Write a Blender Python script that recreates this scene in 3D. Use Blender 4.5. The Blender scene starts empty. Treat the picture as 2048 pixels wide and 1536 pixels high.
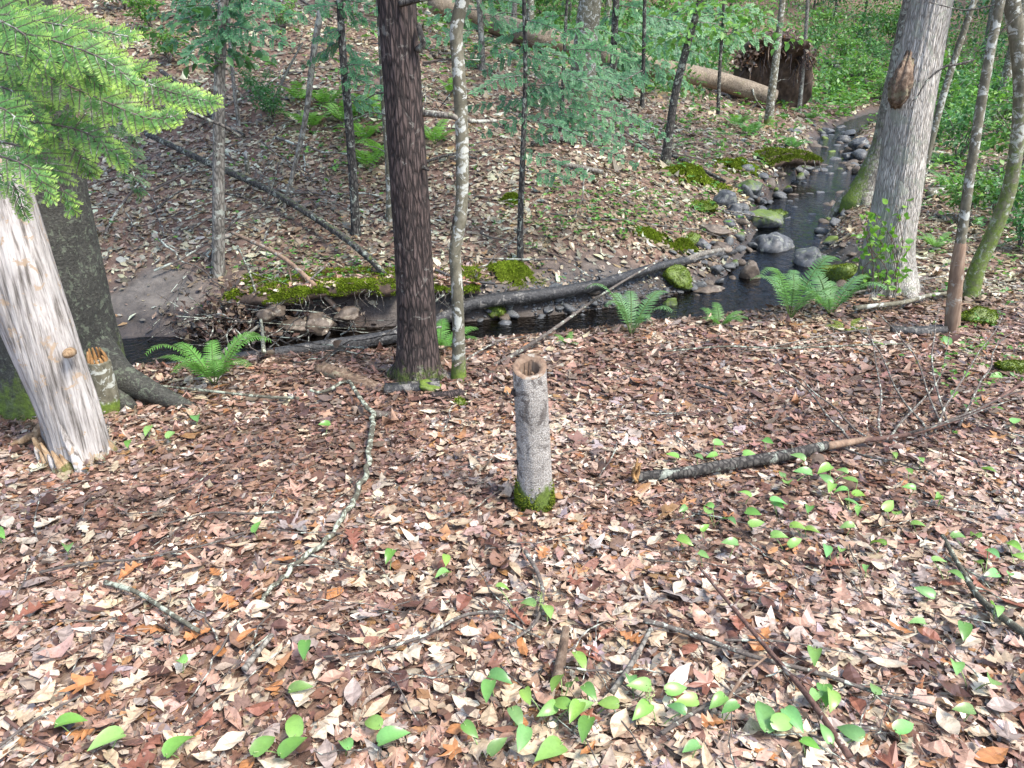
import bpy, math, random
import numpy as np

# ------------------------------------------------------------------ camera, sky, sun, exposure
random.seed(7)
R = np.random.default_rng(11)
sc = bpy.context.scene
COL = sc.collection

CAM_H, PITCH, FPX = 1.6, math.radians(22.0), 1538.0      # FPX: focal length in pixels of the 2048 wide photograph
cam_d = bpy.data.cameras.new('camera')
cam = bpy.data.objects.new('camera', cam_d)
COL.objects.link(cam)
cam.location = (0, 0, CAM_H)
cam.rotation_euler = (math.pi / 2 - PITCH, 0, 0)
cam_d.sensor_width = 36.0
cam_d.lens = 36.0 * FPX / 2048.0
cam_d.clip_start = 0.05
cam_d.clip_end = 600
sc.camera = cam

SUN_DIR = np.array([0.62, -0.45, 1.15])
SUN_DIR = SUN_DIR / np.linalg.norm(SUN_DIR)
world = bpy.data.worlds.new('World')
sc.world = world
world.use_nodes = True
wn = world.node_tree
wn.nodes.clear()
w_out = wn.nodes.new('ShaderNodeOutputWorld')
w_bg = wn.nodes.new('ShaderNodeBackground')
w_sky = wn.nodes.new('ShaderNodeTexSky')
w_sky.sky_type = 'NISHITA'
w_sky.sun_disc = False
w_sky.sun_elevation = math.asin(SUN_DIR[2])
w_sky.sun_rotation = math.atan2(SUN_DIR[0], SUN_DIR[1])
w_sky.air_density = 1.0
w_sky.dust_density = 1.8
w_sky.ozone_density = 1.0
w_bg.inputs['Strength'].default_value = 0.15
wn.links.new(w_sky.outputs[0], w_bg.inputs['Color'])
wn.links.new(w_bg.outputs[0], w_out.inputs['Surface'])

sun_d = bpy.data.lights.new('sun', 'SUN')
sun_d.energy = 2.0
sun_d.angle = math.radians(16)
sun_d.color = (1.0, 0.93, 0.84)
sun = bpy.data.objects.new('sun', sun_d)
COL.objects.link(sun)
from mathutils import Vector, Matrix, Quaternion
sun.rotation_euler = Vector(-SUN_DIR).to_track_quat('-Z', 'Y').to_euler()

sc.view_settings.view_transform = 'Standard'
sc.view_settings.look = 'None'
sc.view_settings.gamma = 1.0
sc.view_settings.use_curve_mapping = False
sc.view_settings.exposure = 1.62
sc.render.engine = 'CYCLES'
sc.cycles.use_denoising = True
sc.cycles.max_bounces = 6
sc.cycles.transparent_max_bounces = 8

# ------------------------------------------------------------------ small maths
def _hash(ix, iy, iz):
    h = (ix * 374761393 + iy * 668265263 + iz * 2147483647 + 1013904223) & 0xffffffff
    h = ((h ^ (h >> 13)) * 1274126177) & 0xffffffff
    h = ((h ^ (h >> 16)) * 2246822519) & 0xffffffff
    return ((h ^ (h >> 15)) & 0xffff) / 65535.0

def noise(x, y, z=0.0):
    x, y, z = np.broadcast_arrays(np.asarray(x, float), np.asarray(y, float), np.asarray(z, float))
    ix, iy, iz = np.floor(x).astype(np.int64), np.floor(y).astype(np.int64), np.floor(z).astype(np.int64)
    fx, fy, fz = x - ix, y - iy, z - iz
    fx, fy, fz = fx * fx * (3 - 2 * fx), fy * fy * (3 - 2 * fy), fz * fz * (3 - 2 * fz)
    o = 0
    for a in (0, 1):
        for b in (0, 1):
            for c in (0, 1):
                o = o + _hash(ix + a, iy + b, iz + c) * (fx if a else 1 - fx) * (fy if b else 1 - fy) * (fz if c else 1 - fz)
    return o

def fbm(x, y, z=0.0, octv=4):
    s, a, t = 0, 0.5, 0
    x, y, z = np.asarray(x, float), np.asarray(y, float), np.asarray(z, float)
    for i in range(octv):
        s = s + a * noise(x * 2 ** i + 17 * i, y * 2 ** i + 5 * i, z * 2 ** i)
        t += a
        a *= 0.5
    return s / t

def smooth(t):
    t = np.clip(t, 0, 1)
    return t * t * (3 - 2 * t)

def nrm(v):
    v = np.asarray(v, float)
    return v / (np.linalg.norm(v, axis=-1, keepdims=True) + 1e-12)

def ray(px, py):
    c, s = math.cos(PITCH), math.sin(PITCH)
    u = 768.0 - np.asarray(py, float)
    return np.stack([np.asarray(px, float) - 1024.0 + 0 * u, FPX * c + u * s, -FPX * s + u * c], -1) / FPX

def at(px, py, y):
    """world point seen at photo pixel (px, py) at distance y in front of the camera"""
    d = ray(px, py)
    return np.array([0, 0, CAM_H]) + d * (y / d[..., 1:2] if d.ndim > 1 else y / d[1])

# ------------------------------------------------------------------ the land
#            x     y     half   water  lip   step  slope
STREAM = np.array([
    (-14.0, 5.2, 0.60, -0.62, 1.9, 0.03, 0.30),
    (-5.0, 5.4, 0.55, -0.46, 1.8, 0.03, 0.30),
    (-3.0, 5.65, 0.55, -0.44, 1.8, 0.03, 0.30),
    (-2.35, 5.72, 0.52, -0.43, 1.75, 0.05, 0.33),
    (-2.1, 5.74, 0.50, -0.43, 1.75, 0.33, 0.33),
    (-0.6, 6.0, 0.48, -0.42, 1.6, 0.33, 0.34),
    (0.4, 6.2, 0.50, -0.42, 1.45, 0.12, 0.34),
    (1.5, 6.55, 0.66, -0.42, 1.35, 0.08, 0.34),
    (2.4, 7.2, 0.62, -0.41, 1.30, 0.08, 0.34),
    (2.95, 8.2, 0.46, -0.34, 1.05, 0.10, 0.36),
    (3.3, 9.3, 0.36, -0.24, 0.85, 0.12, 0.36),
    (3.85, 10.6, 0.50, -0.14, 0.90, 0.20, 0.36),
    (4.70, 12.0, 0.50, -0.06, 0.95, 0.30, 0.34),
    (5.7, 14.0, 0.40, 0.06, 0.90, 0.34, 0.30),
    (6.9, 17.5, 0.38, 0.16, 0.8, 0.15, 0.26),
    (8.4, 20.5, 0.36, 0.26, 0.8, 0.12, 0.24),
    (12.0, 25.0, 0.8, 0.5, 1.3, 0.12, 0.22),
    (30.0, 36.0, 0.8, 1.5, 1.3, 0.12, 0.22),
])

def stream_info(x, y):
    x, y = np.asarray(x, float), np.asarray(y, float)
    best = np.full(x.shape, 1e9)
    side = np.zeros(x.shape)
    D, PR = [], []
    for a, b in zip(STREAM[:-1], STREAM[1:]):
        dx, dy = b[0] - a[0], b[1] - a[1]
        l2 = dx * dx + dy * dy
        t = np.clip(((x - a[0]) * dx + (y - a[1]) * dy) / l2, 0, 1)
        qx, qy = x - a[0] - t * dx, y - a[1] - t * dy
        d = np.hypot(qx, qy)
        m = d < best
        best = np.where(m, d, best)
        side = np.where(m, np.sign(dx * (y - a[1]) - dy * (x - a[0])), side)
        D.append(d); PR.append(a[2:] * (1 - t[..., None]) + b[2:] * t[..., None])
    wsum, prm = 0, 0
    for d, p in zip(D, PR):
        w = np.exp(-np.minimum((d - best) / (0.12 + 0.35 * best), 60))
        wsum = wsum + w
        prm = prm + p * w[..., None]
    return best, side, prm / wsum[..., None]

def H(x, y):
    x, y = np.asarray(x, float), np.asarray(y, float)
    d, side, p = stream_info(x, y)
    wob = (fbm(x * 1.3, y * 1.3, 3.1, 3) - 0.5)
    hw = p[..., 0] * (1 + 0.35 * wob)
    zw, lip, step, slope = p[..., 1], p[..., 2], p[..., 3], p[..., 4]
    bed = zw - 0.02 - 0.11 * (1 - np.clip(d / hw, 0, 1) ** 2)
    # the near bank and the flat beyond it
    far = np.maximum(0, y - 6)
    flat = 0.012 * far + 0.115 * np.maximum(0, y - 32) + 0.05 * np.maximum(0, x - 7) * np.clip(far / 10, 0, 1)
    flat = np.maximum(flat, zw + 0.22) + 0.10 * np.maximum(0, -y - 2)
    t = np.clip((d - hw) / np.maximum(lip - hw, 0.05), 0, 1)
    near = bed + (flat - bed) * np.sin(t * math.pi / 2) ** 1.15
    # the hillside across the stream
    dd = np.maximum(0, d - hw)
    hill = bed + step * smooth(dd / 0.16) + (0.15 - step) * smooth((dd - 0.16) / 1.6) + slope * np.maximum(0, dd - 0.1) + 0.02
    hill = hill + 0.12 * np.maximum(0, dd - 14)
    z = np.where(side > 0, hill, near)
    z = np.where(d < hw, bed, z)
    amp = np.clip((d - hw) / 1.0, 0, 1)
    z = z + amp * ((fbm(x * 0.55, y * 0.55, 7.7, 3) - 0.5) * np.where(side > 0, 0.30, 0.06)
                   + (fbm(x * 2.6, y * 2.6, 1.2, 3) - 0.5) * 0.07)
    return z

def normal(x, y, e=0.05):
    gx = (H(x + e, y) - H(x - e, y)) / (2 * e)
    gy = (H(x, y + e) - H(x, y - e)) / (2 * e)
    return nrm(np.stack([-gx, -gy, np.ones_like(gx)], -1))

def _grid(x0, x1, y0, y1, st):
    xs, ys = np.arange(x0, x1 + st, st), np.arange(y0, y1 + st, st)
    a, b = np.meshgrid(xs, ys)
    return x0, y0, st, H(a, b)
_FINE, _COARSE = _grid(-9, 13, 0, 22, 0.04), _grid(-100, 100, -20, 110, 0.5)
def Hq(x, y):
    """quick height: looked up in two grids"""
    def look(g):
        x0, y0, st, Z = g
        u = np.clip((x - x0) / st, 0, Z.shape[1] - 1.001); v = np.clip((y - y0) / st, 0, Z.shape[0] - 1.001)
        i, j = u.astype(int), v.astype(int)
        fu, fv = u - i, v - j
        return (Z[j, i] * (1 - fu) + Z[j, i + 1] * fu) * (1 - fv) + (Z[j + 1, i] * (1 - fu) + Z[j + 1, i + 1] * fu) * fv
    inside = (x > -9) & (x < 13) & (y > 0) & (y < 22)
    return np.where(inside, look(_FINE), look(_COARSE))

def gp(px, py):
    """where the sight line through photo pixel (px, py) meets the ground"""
    px, py = np.atleast_1d(np.asarray(px, float)), np.atleast_1d(np.asarray(py, float))
    d = ray(px, py)
    o = np.array([0, 0, CAM_H])
    t = np.full(px.shape, 0.8)
    lo, hi, done = t.copy(), np.full(px.shape, 90.0), np.zeros(px.shape, bool)
    for _ in range(280):
        q = o + d * t[:, None]
        hit = (q[:, 2] < Hq(q[:, 0], q[:, 1])) & ~done
        hi = np.where(hit, t, hi)
        done |= hit
        lo = np.where(done, lo, t)
        t = np.where(done, t, t * 1.018 + 0.004)
        if done.all():
            break
    for _ in range(14):
        m = (lo + hi) / 2
        q = o + d * m[:, None]
        below = q[:, 2] < Hq(q[:, 0], q[:, 1])
        hi = np.where(below, m, hi)
        lo = np.where(below, lo, m)
    q = o + d * hi[:, None]
    q[:, 2] = H(q[:, 0], q[:, 1])
    return q

def g1(px, py):
    return gp(px, py)[0]

def depth(p):
    p = np.asarray(p, float)
    return p[..., 1] * math.cos(PITCH) - (p[..., 2] - CAM_H) * math.sin(PITCH)

def px2m(w, p):
    """size in metres of w photo pixels at world point p"""
    return w * depth(p) / FPX

# ------------------------------------------------------------------ mesh helpers
def build(name, V, F, mat, parent=None, base=None, col=None, smooth_=True, attrs=None):
    V = np.asarray(V, np.float32)
    if base is not None:
        V = V - np.asarray(base, np.float32)
    F = np.asarray(F, np.int32)
    k = F.shape[1]
    me = bpy.data.meshes.new(name)
    me.vertices.add(len(V))
    me.vertices.foreach_set('co', V.ravel())
    me.loops.add(F.size)
    me.loops.foreach_set('vertex_index', F.ravel())
    me.polygons.add(len(F))
    me.polygons.foreach_set('loop_start', np.arange(0, F.size, k, dtype=np.int32))
    if smooth_:
        me.polygons.foreach_set('use_smooth', np.ones(len(F), bool))
    if col is not None:
        c = np.ones((len(V), 4), np.float32)
        c[:, :3] = col
        me.attributes.new('Col', 'FLOAT_COLOR', 'POINT').data.foreach_set('color', c.ravel())
    for kx, vv in (attrs or {}).items():
        me.attributes.new(kx, 'FLOAT', 'POINT').data.foreach_set('value', np.asarray(vv, np.float32))
    me.update(calc_edges=True)
    me.materials.append(mat)
    return link(name, me, parent, base if parent is None else None)

def link(name, me, parent=None, loc=None):
    o = bpy.data.objects.new(name, me)
    COL.objects.link(o)
    if parent is not None:
        o.parent = parent
    if loc is not None:
        o.location = [float(v) for v in loc]
    return o

def tag(o, label=None, cat=None, group=None, kind=None):
    if label: o['label'] = label
    if cat: o['category'] = cat
    if group: o['group'] = group
    if kind: o['kind'] = kind
    return o

def thing(name, label, cat, loc, group=None):
    return tag(link(name, None, None, loc), label, cat, group)

class Bag:
    """collects pieces of triangles (with colours) into one mesh"""
    def __init__(s):
        s.V, s.F, s.C, s.n = [], [], [], 0
    def add(s, V, F, C=None):
        V = np.asarray(V, float).reshape(-1, 3)
        F = np.asarray(F, np.int64)
        if F.shape[1] == 4:
            F = np.concatenate([F[:, [0, 1, 2]], F[:, [0, 2, 3]]])
        s.V.append(V); s.F.append(F + s.n)
        if C is None: C = (0.5, 0.5, 0.5)
        s.C.append(np.broadcast_to(np.asarray(C, float), V.shape))
        s.n += len(V)
        return s
    def get(s):
        return np.concatenate(s.V), np.concatenate(s.F), np.concatenate(s.C)
    def build(s, name, mat, parent=None, base=None, smooth_=True):
        V, F, C = s.get()
        return build(name, V, F, mat, parent, base, C, smooth_)

def resample(P, n):
    """Catmull-Rom through the points, n samples"""
    P = np.asarray(P, float)
    if len(P) == 2:
        t = np.linspace(0, 1, n)[:, None]
        return P[0] * (1 - t) + P[1] * t
    Q = np.vstack([2 * P[0] - P[1], P, 2 * P[-1] - P[-2]])
    u = np.linspace(0, len(P) - 1 - 1e-6, n)
    i = u.astype(int)
    t = (u - i)[:, None]
    p0, p1, p2, p3 = Q[i], Q[i + 1], Q[i + 2], Q[i + 3]
    return 0.5 * (2 * p1 + (p2 - p0) * t + (2 * p0 - 5 * p1 + 4 * p2 - p3) * t ** 2 + (3 * p1 - p0 - 3 * p2 + p3) * t ** 3)

def frames(P):
    T = nrm(np.gradient(P, axis=0))
    ref = np.array([0, 1.0, 0]) if abs(T[0][1]) < 0.9 else np.array([1.0, 0, 0])
    A = np.zeros_like(P); B = np.zeros_like(P)
    a = nrm(np.cross(ref, T[0]))
    for i in range(len(P)):
        a = nrm(a - T[i] * np.dot(a, T[i]))
        A[i] = a; B[i] = np.cross(T[i], a)
    return T, A, B

def tube(P, rad, sides=8, disp=None, cap=True, tip=False):
    """P (n,3) axis, rad (n,) radii, disp(theta (n,s), axis points) -> factor added to the radius (metres)"""
    P = np.asarray(P, float)
    n = len(P)
    rad = np.broadcast_to(np.asarray(rad, float), (n,))
    T, A, B = frames(P)
    th = np.linspace(0, 2 * math.pi, sides, endpoint=False)
    c, s = np.cos(th), np.sin(th)
    D = A[:, None, :] * c[None, :, None] + B[:, None, :] * s[None, :, None]
    r = rad[:, None] * np.ones((1, sides))
    V = P[:, None, :] + D * r[..., None]
    if disp is not None:
        V = V + D * disp(V, D, P)[..., None]
    i = np.arange(n - 1)[:, None]; j = np.arange(sides)[None, :]
    k = (j + 1) % sides
    F = np.stack([i * sides + j, i * sides + k, (i + 1) * sides + k, (i + 1) * sides + j], -1).reshape(-1, 4)
    F = np.concatenate([F[:, [0, 1, 2]], F[:, [0, 2, 3]]])
    V = V.reshape(-1, 3)
    if cap:
        nv = len(V)
        V = np.vstack([V, P[:1], P[-1:]])
        jj = np.arange(sides); kk = (jj + 1) % sides
        F = np.vstack([F, np.stack([kk, jj, np.full(sides, nv)], -1),
                       np.stack([(n - 1) * sides + jj, (n - 1) * sides + kk, np.full(sides, nv + 1)], -1)])
    return V, F

# leaf outlines in unit space: y 0..1 along the leaf, three columns (left, rib, right)
def leaf_strip(widths, ys=None, lift=None):
    n = len(widths)
    ys = np.linspace(0, 1, n) if ys is None else np.asarray(ys)
    V, F = [], []
    for i, w in enumerate(widths):
        V += [(-w, ys[i] if lift is None else ys[i] + lift[i], 0), (0, ys[i], 0), (w, ys[i] if lift is None else ys[i] + lift[i], 0)]
    for i in range(n - 1):
        a = 3 * i
        F += [(a, a + 1, a + 4), (a, a + 4, a + 3), (a + 1, a + 2, a + 5), (a + 1, a + 5, a + 4)]
    return np.array(V, float), np.array(F)

BEECH = leaf_strip([0.02, 0.20, 0.27, 0.18, 0.005])
CHESTNUT = leaf_strip([0.01, 0.10, 0.15, 0.13, 0.005])
OAK = leaf_strip([0.02, 0.14, 0.09, 0.24, 0.11, 0.34, 0.13, 0.27, 0.12, 0.02], lift=[0, .03, 0, .06, 0, .06, 0, .06, .02, 0])
RHOMB = (np.array([(0, 0, 0), (-0.24, 0.45, 0), (0, 1, 0), (0.24, 0.45, 0)], float), np.array([(0, 2, 1), (0, 3, 2)]))
def maple_tmpl():
    ang = np.radians([-150, -118, -95, -62, -48, -30, -12, 0, 12, 30, 48, 62, 95, 118, 150])
    rad = [0.30, 0.46, 0.24, 0.62, 0.50, 0.26, 0.45, 0.72, 0.45, 0.26, 0.50, 0.62, 0.24, 0.46, 0.30]
    V = [(0, 0.3, 0)] + [(math.sin(a) * r * 0.85, 0.3 + math.cos(a) * r, 0) for a, r in zip(ang, rad)] + [(0, 0.12, 0)]
    n = len(V)
    F = [(0, i + 1, i) for i in range(1, n - 1)] + [(0, 1, n - 1)]
    return np.array(V, float), np.array(F)
MAPLE = maple_tmpl()

def scatter(P, T, N, size, tmpl, col, a=0, b=0, c=0, jit=0.0):
    """N copies of a flat template as one triangle soup; a, b, c bend it"""
    tv, tf = tmpl
    P = np.asarray(P, float)
    n = len(P)
    T = nrm(T); N = nrm(N - T * np.sum(N * T, -1, keepdims=True))
    B = np.cross(T, N)
    x, y = tv[None, :, 0], tv[None, :, 1]
    a, b, c = [np.broadcast_to(np.asarray(q, float), (n,))[:, None] for q in (a, b, c)]
    z = tv[None, :, 2] + a * np.abs(x) ** 1.5 * 2 + b * ((y - 0.45) ** 2) + c * x * (y - 0.5)
    S = np.broadcast_to(np.asarray(size, float), (n,))[:, None, None]
    if jit:
        x = x * (1 + R.normal(0, jit, (n, x.shape[1]))); y = y + R.normal(0, jit * 0.16, (n, y.shape[1]))
    V = P[:, None, :] + S * (x[..., None] * B[:, None] + (y[..., None] - 0.0) * T[:, None] + z[..., None] * N[:, None])
    F = tf[None] + (np.arange(n) * len(tv))[:, None, None]
    C = np.repeat(np.broadcast_to(np.asarray(col, float), (n, 3)), len(tv), 0)
    return V.reshape(-1, 3), F.reshape(-1, 3), C

def rdir(n, up=0.0):
    v = R.normal(size=(n, 3)); v[:, 2] += up
    return nrm(v)

# ------------------------------------------------------------------ materials
def mat(name):
    m = bpy.data.materials.new(name)
    m.use_nodes = True
    nt = m.node_tree
    nt.nodes.clear()
    out = nt.nodes.new('ShaderNodeOutputMaterial')
    return m, nt, out

def N_(nt, t, **kw):
    n = nt.nodes.new(t)
    for k, v in kw.items():
        if k in n.inputs: n.inputs[k].default_value = v
        else: setattr(n, k, v)
    return n

def ramp(nt, stops):
    r = nt.nodes.new('ShaderNodeValToRGB')
    e = r.color_ramp.elements
    while len(e) < len(stops): e.new(0.5)
    for el, (p, c) in zip(e, stops):
        el.position = p; el.color = (*c, 1) if len(c) == 3 else c
    return r

def mix(nt, fac, a, b, mode='MIX'):
    m = nt.nodes.new('ShaderNodeMix'); m.data_type = 'RGBA'; m.blend_type = mode
    for sock, v in ((m.inputs[0], fac), (m.inputs[6], a), (m.inputs[7], b)):
        if hasattr(v, 'links'): nt.links.new(v, sock)
        elif isinstance(v, (int, float)): sock.default_value = v
        else: sock.default_value = (*v, 1)
    return m.outputs[2]

def mth(nt, op, a, b=None, clamp=False):
    m = nt.nodes.new('ShaderNodeMath'); m.operation = op; m.use_clamp = clamp
    for i, v in enumerate((a, b)):
        if v is None: continue
        if hasattr(v, 'links'): nt.links.new(v, m.inputs[i])
        else: m.inputs[i].default_value = v
    return m.outputs[0]

def coords(nt, scale):
    tc = nt.nodes.new('ShaderNodeTexCoord')
    mp = nt.nodes.new('ShaderNodeMapping')
    mp.inputs['Scale'].default_value = scale
    nt.links.new(tc.outputs['Object'], mp.inputs['Vector'])
    return mp.outputs[0]

def tex(nt, vec, scale, detail=6, rough=0.6, kind='NOISE', dist=0.0):
    if kind == 'NOISE':
        n = N_(nt, 'ShaderNodeTexNoise', Scale=scale, Detail=detail, Roughness=rough, Distortion=dist)
        nt.links.new(vec, n.inputs['Vector']); return n.outputs[0]
    n = nt.nodes.new('ShaderNodeTexVoronoi'); n.feature = kind
    n.inputs['Scale'].default_value = scale
    nt.links.new(vec, n.inputs['Vector']); return n.outputs['Distance']

def bark(name, stops, stretch=6.0, scale=30.0, lichen=None, lich_amt=0.0, lich_scale=9.0, bump=0.6, rough=0.85,
         moss=(0.10, 0.15, 0.018), cells=True, rings=0.0):
    m, nt, out = mat(name)
    v = coords(nt, (1, 1, 1.0 / stretch))
    v1 = coords(nt, (1, 1, 1))
    wn_ = N_(nt, 'ShaderNodeTexNoise', Scale=scale * 0.5, Detail=3)
    nt.links.new(v, wn_.inputs['Vector'])
    va = nt.nodes.new('ShaderNodeVectorMath'); va.operation = 'MULTIPLY_ADD'
    nt.links.new(wn_.outputs['Color'], va.inputs[0]); va.inputs[1].default_value = (0.9 / scale, 0.9 / scale, 0.9 / scale / max(1, stretch * 0.6))
    nt.links.new(v, va.inputs[2]); v = va.outputs[0]
    n1 = tex(nt, v, scale, 8, 0.65)
    if cells:
        vd = tex(nt, v, scale * 1.1, kind='DISTANCE_TO_EDGE')
        cr = ramp(nt, [(0.0, (0, 0, 0)), (0.22, (1, 1, 1))]); nt.links.new(vd, cr.inputs[0])
        h = mth(nt, 'MULTIPLY_ADD', cr.outputs[0], 0.4)
        nt.nodes[-1].inputs[2].default_value = 0.0
        hh = mth(nt, 'ADD', h, mth(nt, 'MULTIPLY', n1, 0.6))
    else:
        hh = n1
    if rings:
        vr = coords(nt, (0.15, 0.15, 1))
        hh = mth(nt, 'ADD', mth(nt, 'MULTIPLY', hh, 1 - rings), mth(nt, 'MULTIPLY', tex(nt, vr, scale * 2, 3, 0.5), rings))
    cr = ramp(nt, stops); nt.links.new(hh, cr.inputs[0])
    big = tex(nt, v1, 3.5, 4, 0.6)
    br = ramp(nt, [(0.3, (0.62, 0.62, 0.62)), (0.7, (1.25, 1.25, 1.25))]); nt.links.new(big, br.inputs[0])
    c = mix(nt, 1.0, cr.outputs[0], br.outputs[0], 'MULTIPLY')
    if lichen is not None:
        ln = tex(nt, v1, lich_scale, 6, 0.7, dist=0.6)
        lr = ramp(nt, [(0.62 - lich_amt * 0.3, (0, 0, 0)), (0.66 - lich_amt * 0.3, (1, 1, 1))]); nt.links.new(ln, lr.inputs[0])
        fine = tex(nt, v1, lich_scale * 9, 4, 0.6)
        lf = mth(nt, 'MULTIPLY', lr.outputs[0], mth(nt, 'MULTIPLY_ADD', fine, 1.0), True)
        nt.nodes[-2].inputs[2].default_value = 0.3
        c = mix(nt, lf, c, lichen)
    at_ = N_(nt, 'ShaderNodeAttribute', attribute_name='moss')
    mn = tex(nt, v1, 22, 5, 0.7)
    mf = mth(nt, 'MULTIPLY', mth(nt, 'SUBTRACT', mth(nt, 'ADD', at_.outputs['Fac'], mth(nt, 'MULTIPLY', mn, 0.9)), 0.85), 4.0, True)
    mcol = ramp(nt, [(0.3, tuple(q * 0.55 for q in moss)), (0.75, tuple(q * 1.5 for q in moss))])
    nt.links.new(tex(nt, v1, 60, 4, 0.7), mcol.inputs[0])
    c = mix(nt, mf, c, mcol.outputs[0])
    b = N_(nt, 'ShaderNodeBsdfPrincipled', Roughness=rough)
    nt.links.new(c, b.inputs['Base Color'])
    bp = N_(nt, 'ShaderNodeBump', Strength=bump, Distance=0.012)
    nt.links.new(mth(nt, 'ADD', hh, mth(nt, 'MULTIPLY', mth(nt, 'MULTIPLY', mf, mn), 0.8)), bp.inputs['Height'])
    nt.links.new(bp.outputs[0], b.inputs['Normal'])
    nt.links.new(b.outputs[0], out.inputs[0])
    return m

def leafmat(name, rough=0.5, trans=0.25, obj_color=False, spec=0.5, mottle=1.0, tint=None):
    m, nt, out = mat(name)
    if obj_color:
        src = nt.nodes.new('ShaderNodeObjectInfo').outputs['Color']
    else:
        src = N_(nt, 'ShaderNodeAttribute', attribute_name='Col').outputs['Color']
    v1 = coords(nt, (1, 1, 1))
    big = tex(nt, v1, 3 if obj_color else 48, 8, 0.8)
    br = ramp(nt, [(0.32, tuple(1 - mottle * q for q in (0.58, 0.62, 0.64))), (0.5, (0.97, 0.96, 0.95)), (0.7, (1 + 0.3 * mottle,) * 3)]); nt.links.new(big, br.inputs[0])
    c = mix(nt, 1.0, src, br.outputs[0], 'MULTIPLY')
    b = N_(nt, 'ShaderNodeBsdfPrincipled', Roughness=rough)
    b.inputs['Specular IOR Level'].default_value = spec
    nt.links.new(c, b.inputs['Base Color'])
    if trans > 0:
        t = nt.nodes.new('ShaderNodeBsdfTranslucent')
        nt.links.new(c if tint is None else mix(nt, 1.0, c, tint, 'MULTIPLY'), t.inputs['Color'])
        ms = nt.nodes.new('ShaderNodeMixShader'); ms.inputs[0].default_value = trans
        nt.links.new(b.outputs[0], ms.inputs[1]); nt.links.new(t.outputs[0], ms.inputs[2])
        nt.links.new(ms.outputs[0], out.inputs[0])
    else:
        nt.links.new(b.outputs[0], out.inputs[0])
    return m

M = {}
M['litter'] = leafmat('dry_leaves', 0.30, 0.12)
M['fallen'] = leafmat('fallen_leaf', 0.40, 0.12, True)
M['green'] = leafmat('green_leaves', 0.45, 0.35, mottle=0.35, tint=(1.1, 1.25, 0.7))
M['needle'] = leafmat('needles', 0.5, 0.30, mottle=0.35, tint=(1.1, 1.2, 0.7))
M['fern'] = leafmat('fern_fronds', 0.55, 0.4, mottle=0.35, tint=(1.1, 1.2, 0.7))
M['mossy'] = leafmat('moss_tufts', 0.9, 0.2, spec=0.1)
M['herb'] = leafmat('herb_leaves', 0.33, 0.3, mottle=0.35, spec=0.6, tint=(1.1, 1.25, 0.7))
M['bark_main'] = bark('reddish_furrowed_bark', [(0.25, (0.010, 0.007, 0.006)), (0.52, (0.034, 0.023, 0.020)), (0.72, (0.085, 0.06, 0.053)), (0.9, (0.17, 0.135, 0.12))], 5.0, 52, (0.17, 0.16, 0.14), 0.08, 9, 1.0)
M['bark_dark'] = bark('dark_bark', [(0.25, (0.010, 0.009, 0.008)), (0.55, (0.045, 0.04, 0.034)), (0.8, (0.12, 0.11, 0.095))], 3, 40, (0.30, 0.33, 0.27), 0.22, 14, 0.6)
M['bark_hem'] = bark('mossy_hemlock_bark', [(0.25, (0.012, 0.011, 0.009)), (0.55, (0.05, 0.05, 0.042)), (0.8, (0.12, 0.125, 0.10))], 0.7, 70, (0.12, 0.14, 0.10), 0.25, 24, 1.0, cells=False)
M['bark_pale'] = bark('pale_ridged_bark', [(0.25, (0.13, 0.115, 0.095)), (0.42, (0.33, 0.305, 0.265)), (0.7, (0.54, 0.51, 0.455))], 8, 85, (0.33, 0.34, 0.27), 0.26, 9, 1.0)
M['bark_lich'] = bark('grey_lichen_bark', [(0.25, (0.05, 0.047, 0.03)), (0.5, (0.13, 0.12, 0.08)), (0.8, (0.24, 0.225, 0.17))], 1.5, 30, (0.46, 0.48, 0.43), 0.30, 15, 0.4, cells=False)
M['bark_grey'] = bark('grey_bark', [(0.25, (0.06, 0.053, 0.045)), (0.5, (0.16, 0.145, 0.12)), (0.8, (0.27, 0.25, 0.215))], 3, 34, (0.36, 0.38, 0.32), 0.25, 10, 0.5)
M['bark_stump'] = bark('stump_bark', [(0.28, (0.075, 0.065, 0.055)), (0.45, (0.33, 0.305, 0.27)), (0.7, (0.56, 0.535, 0.49))], 0.5, 110, (0.10, 0.085, 0.075), 0.25, 12, 0.7, rings=0.3)
M['wood_old'] = bark('weathered_wood', [(0.36, (0.12, 0.105, 0.09)), (0.46, (0.32, 0.295, 0.27)), (0.55, (0.47, 0.44, 0.41)), (0.75, (0.56, 0.54, 0.51))], 16, 60, (0.36, 0.26, 0.165), 0.15, 14, 1.0, cells=False)
M['wood_raw'] = bark('splintered_wood', [(0.25, (0.10, 0.045, 0.015)), (0.5, (0.32, 0.17, 0.06)), (0.8, (0.55, 0.36, 0.17))], 8, 40, None, 0, 9, 0.9, cells=False)
M['wood_tan'] = bark('rotten_tan_wood', [(0.3, (0.09, 0.05, 0.025)), (0.5, (0.30, 0.20, 0.11)), (0.75, (0.50, 0.39, 0.26))], 5, 45, None, 0, 9, 1.0, cells=False)
M['log_pale'] = bark('pale_log', [(0.3, (0.06, 0.045, 0.03)), (0.5, (0.22, 0.175, 0.125)), (0.75, (0.38, 0.325, 0.25))], 1.0, 30, (0.17, 0.14, 0.09), 0.25, 5, 0.9, cells=False)
M['wood_bare'] = bark('debarked_wood', [(0.25, (0.10, 0.06, 0.04)), (0.5, (0.22, 0.145, 0.095)), (0.8, (0.36, 0.27, 0.19))], 8, 40, (0.33, 0.31, 0.26), 0.2, 9, 0.4, cells=False)
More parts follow.
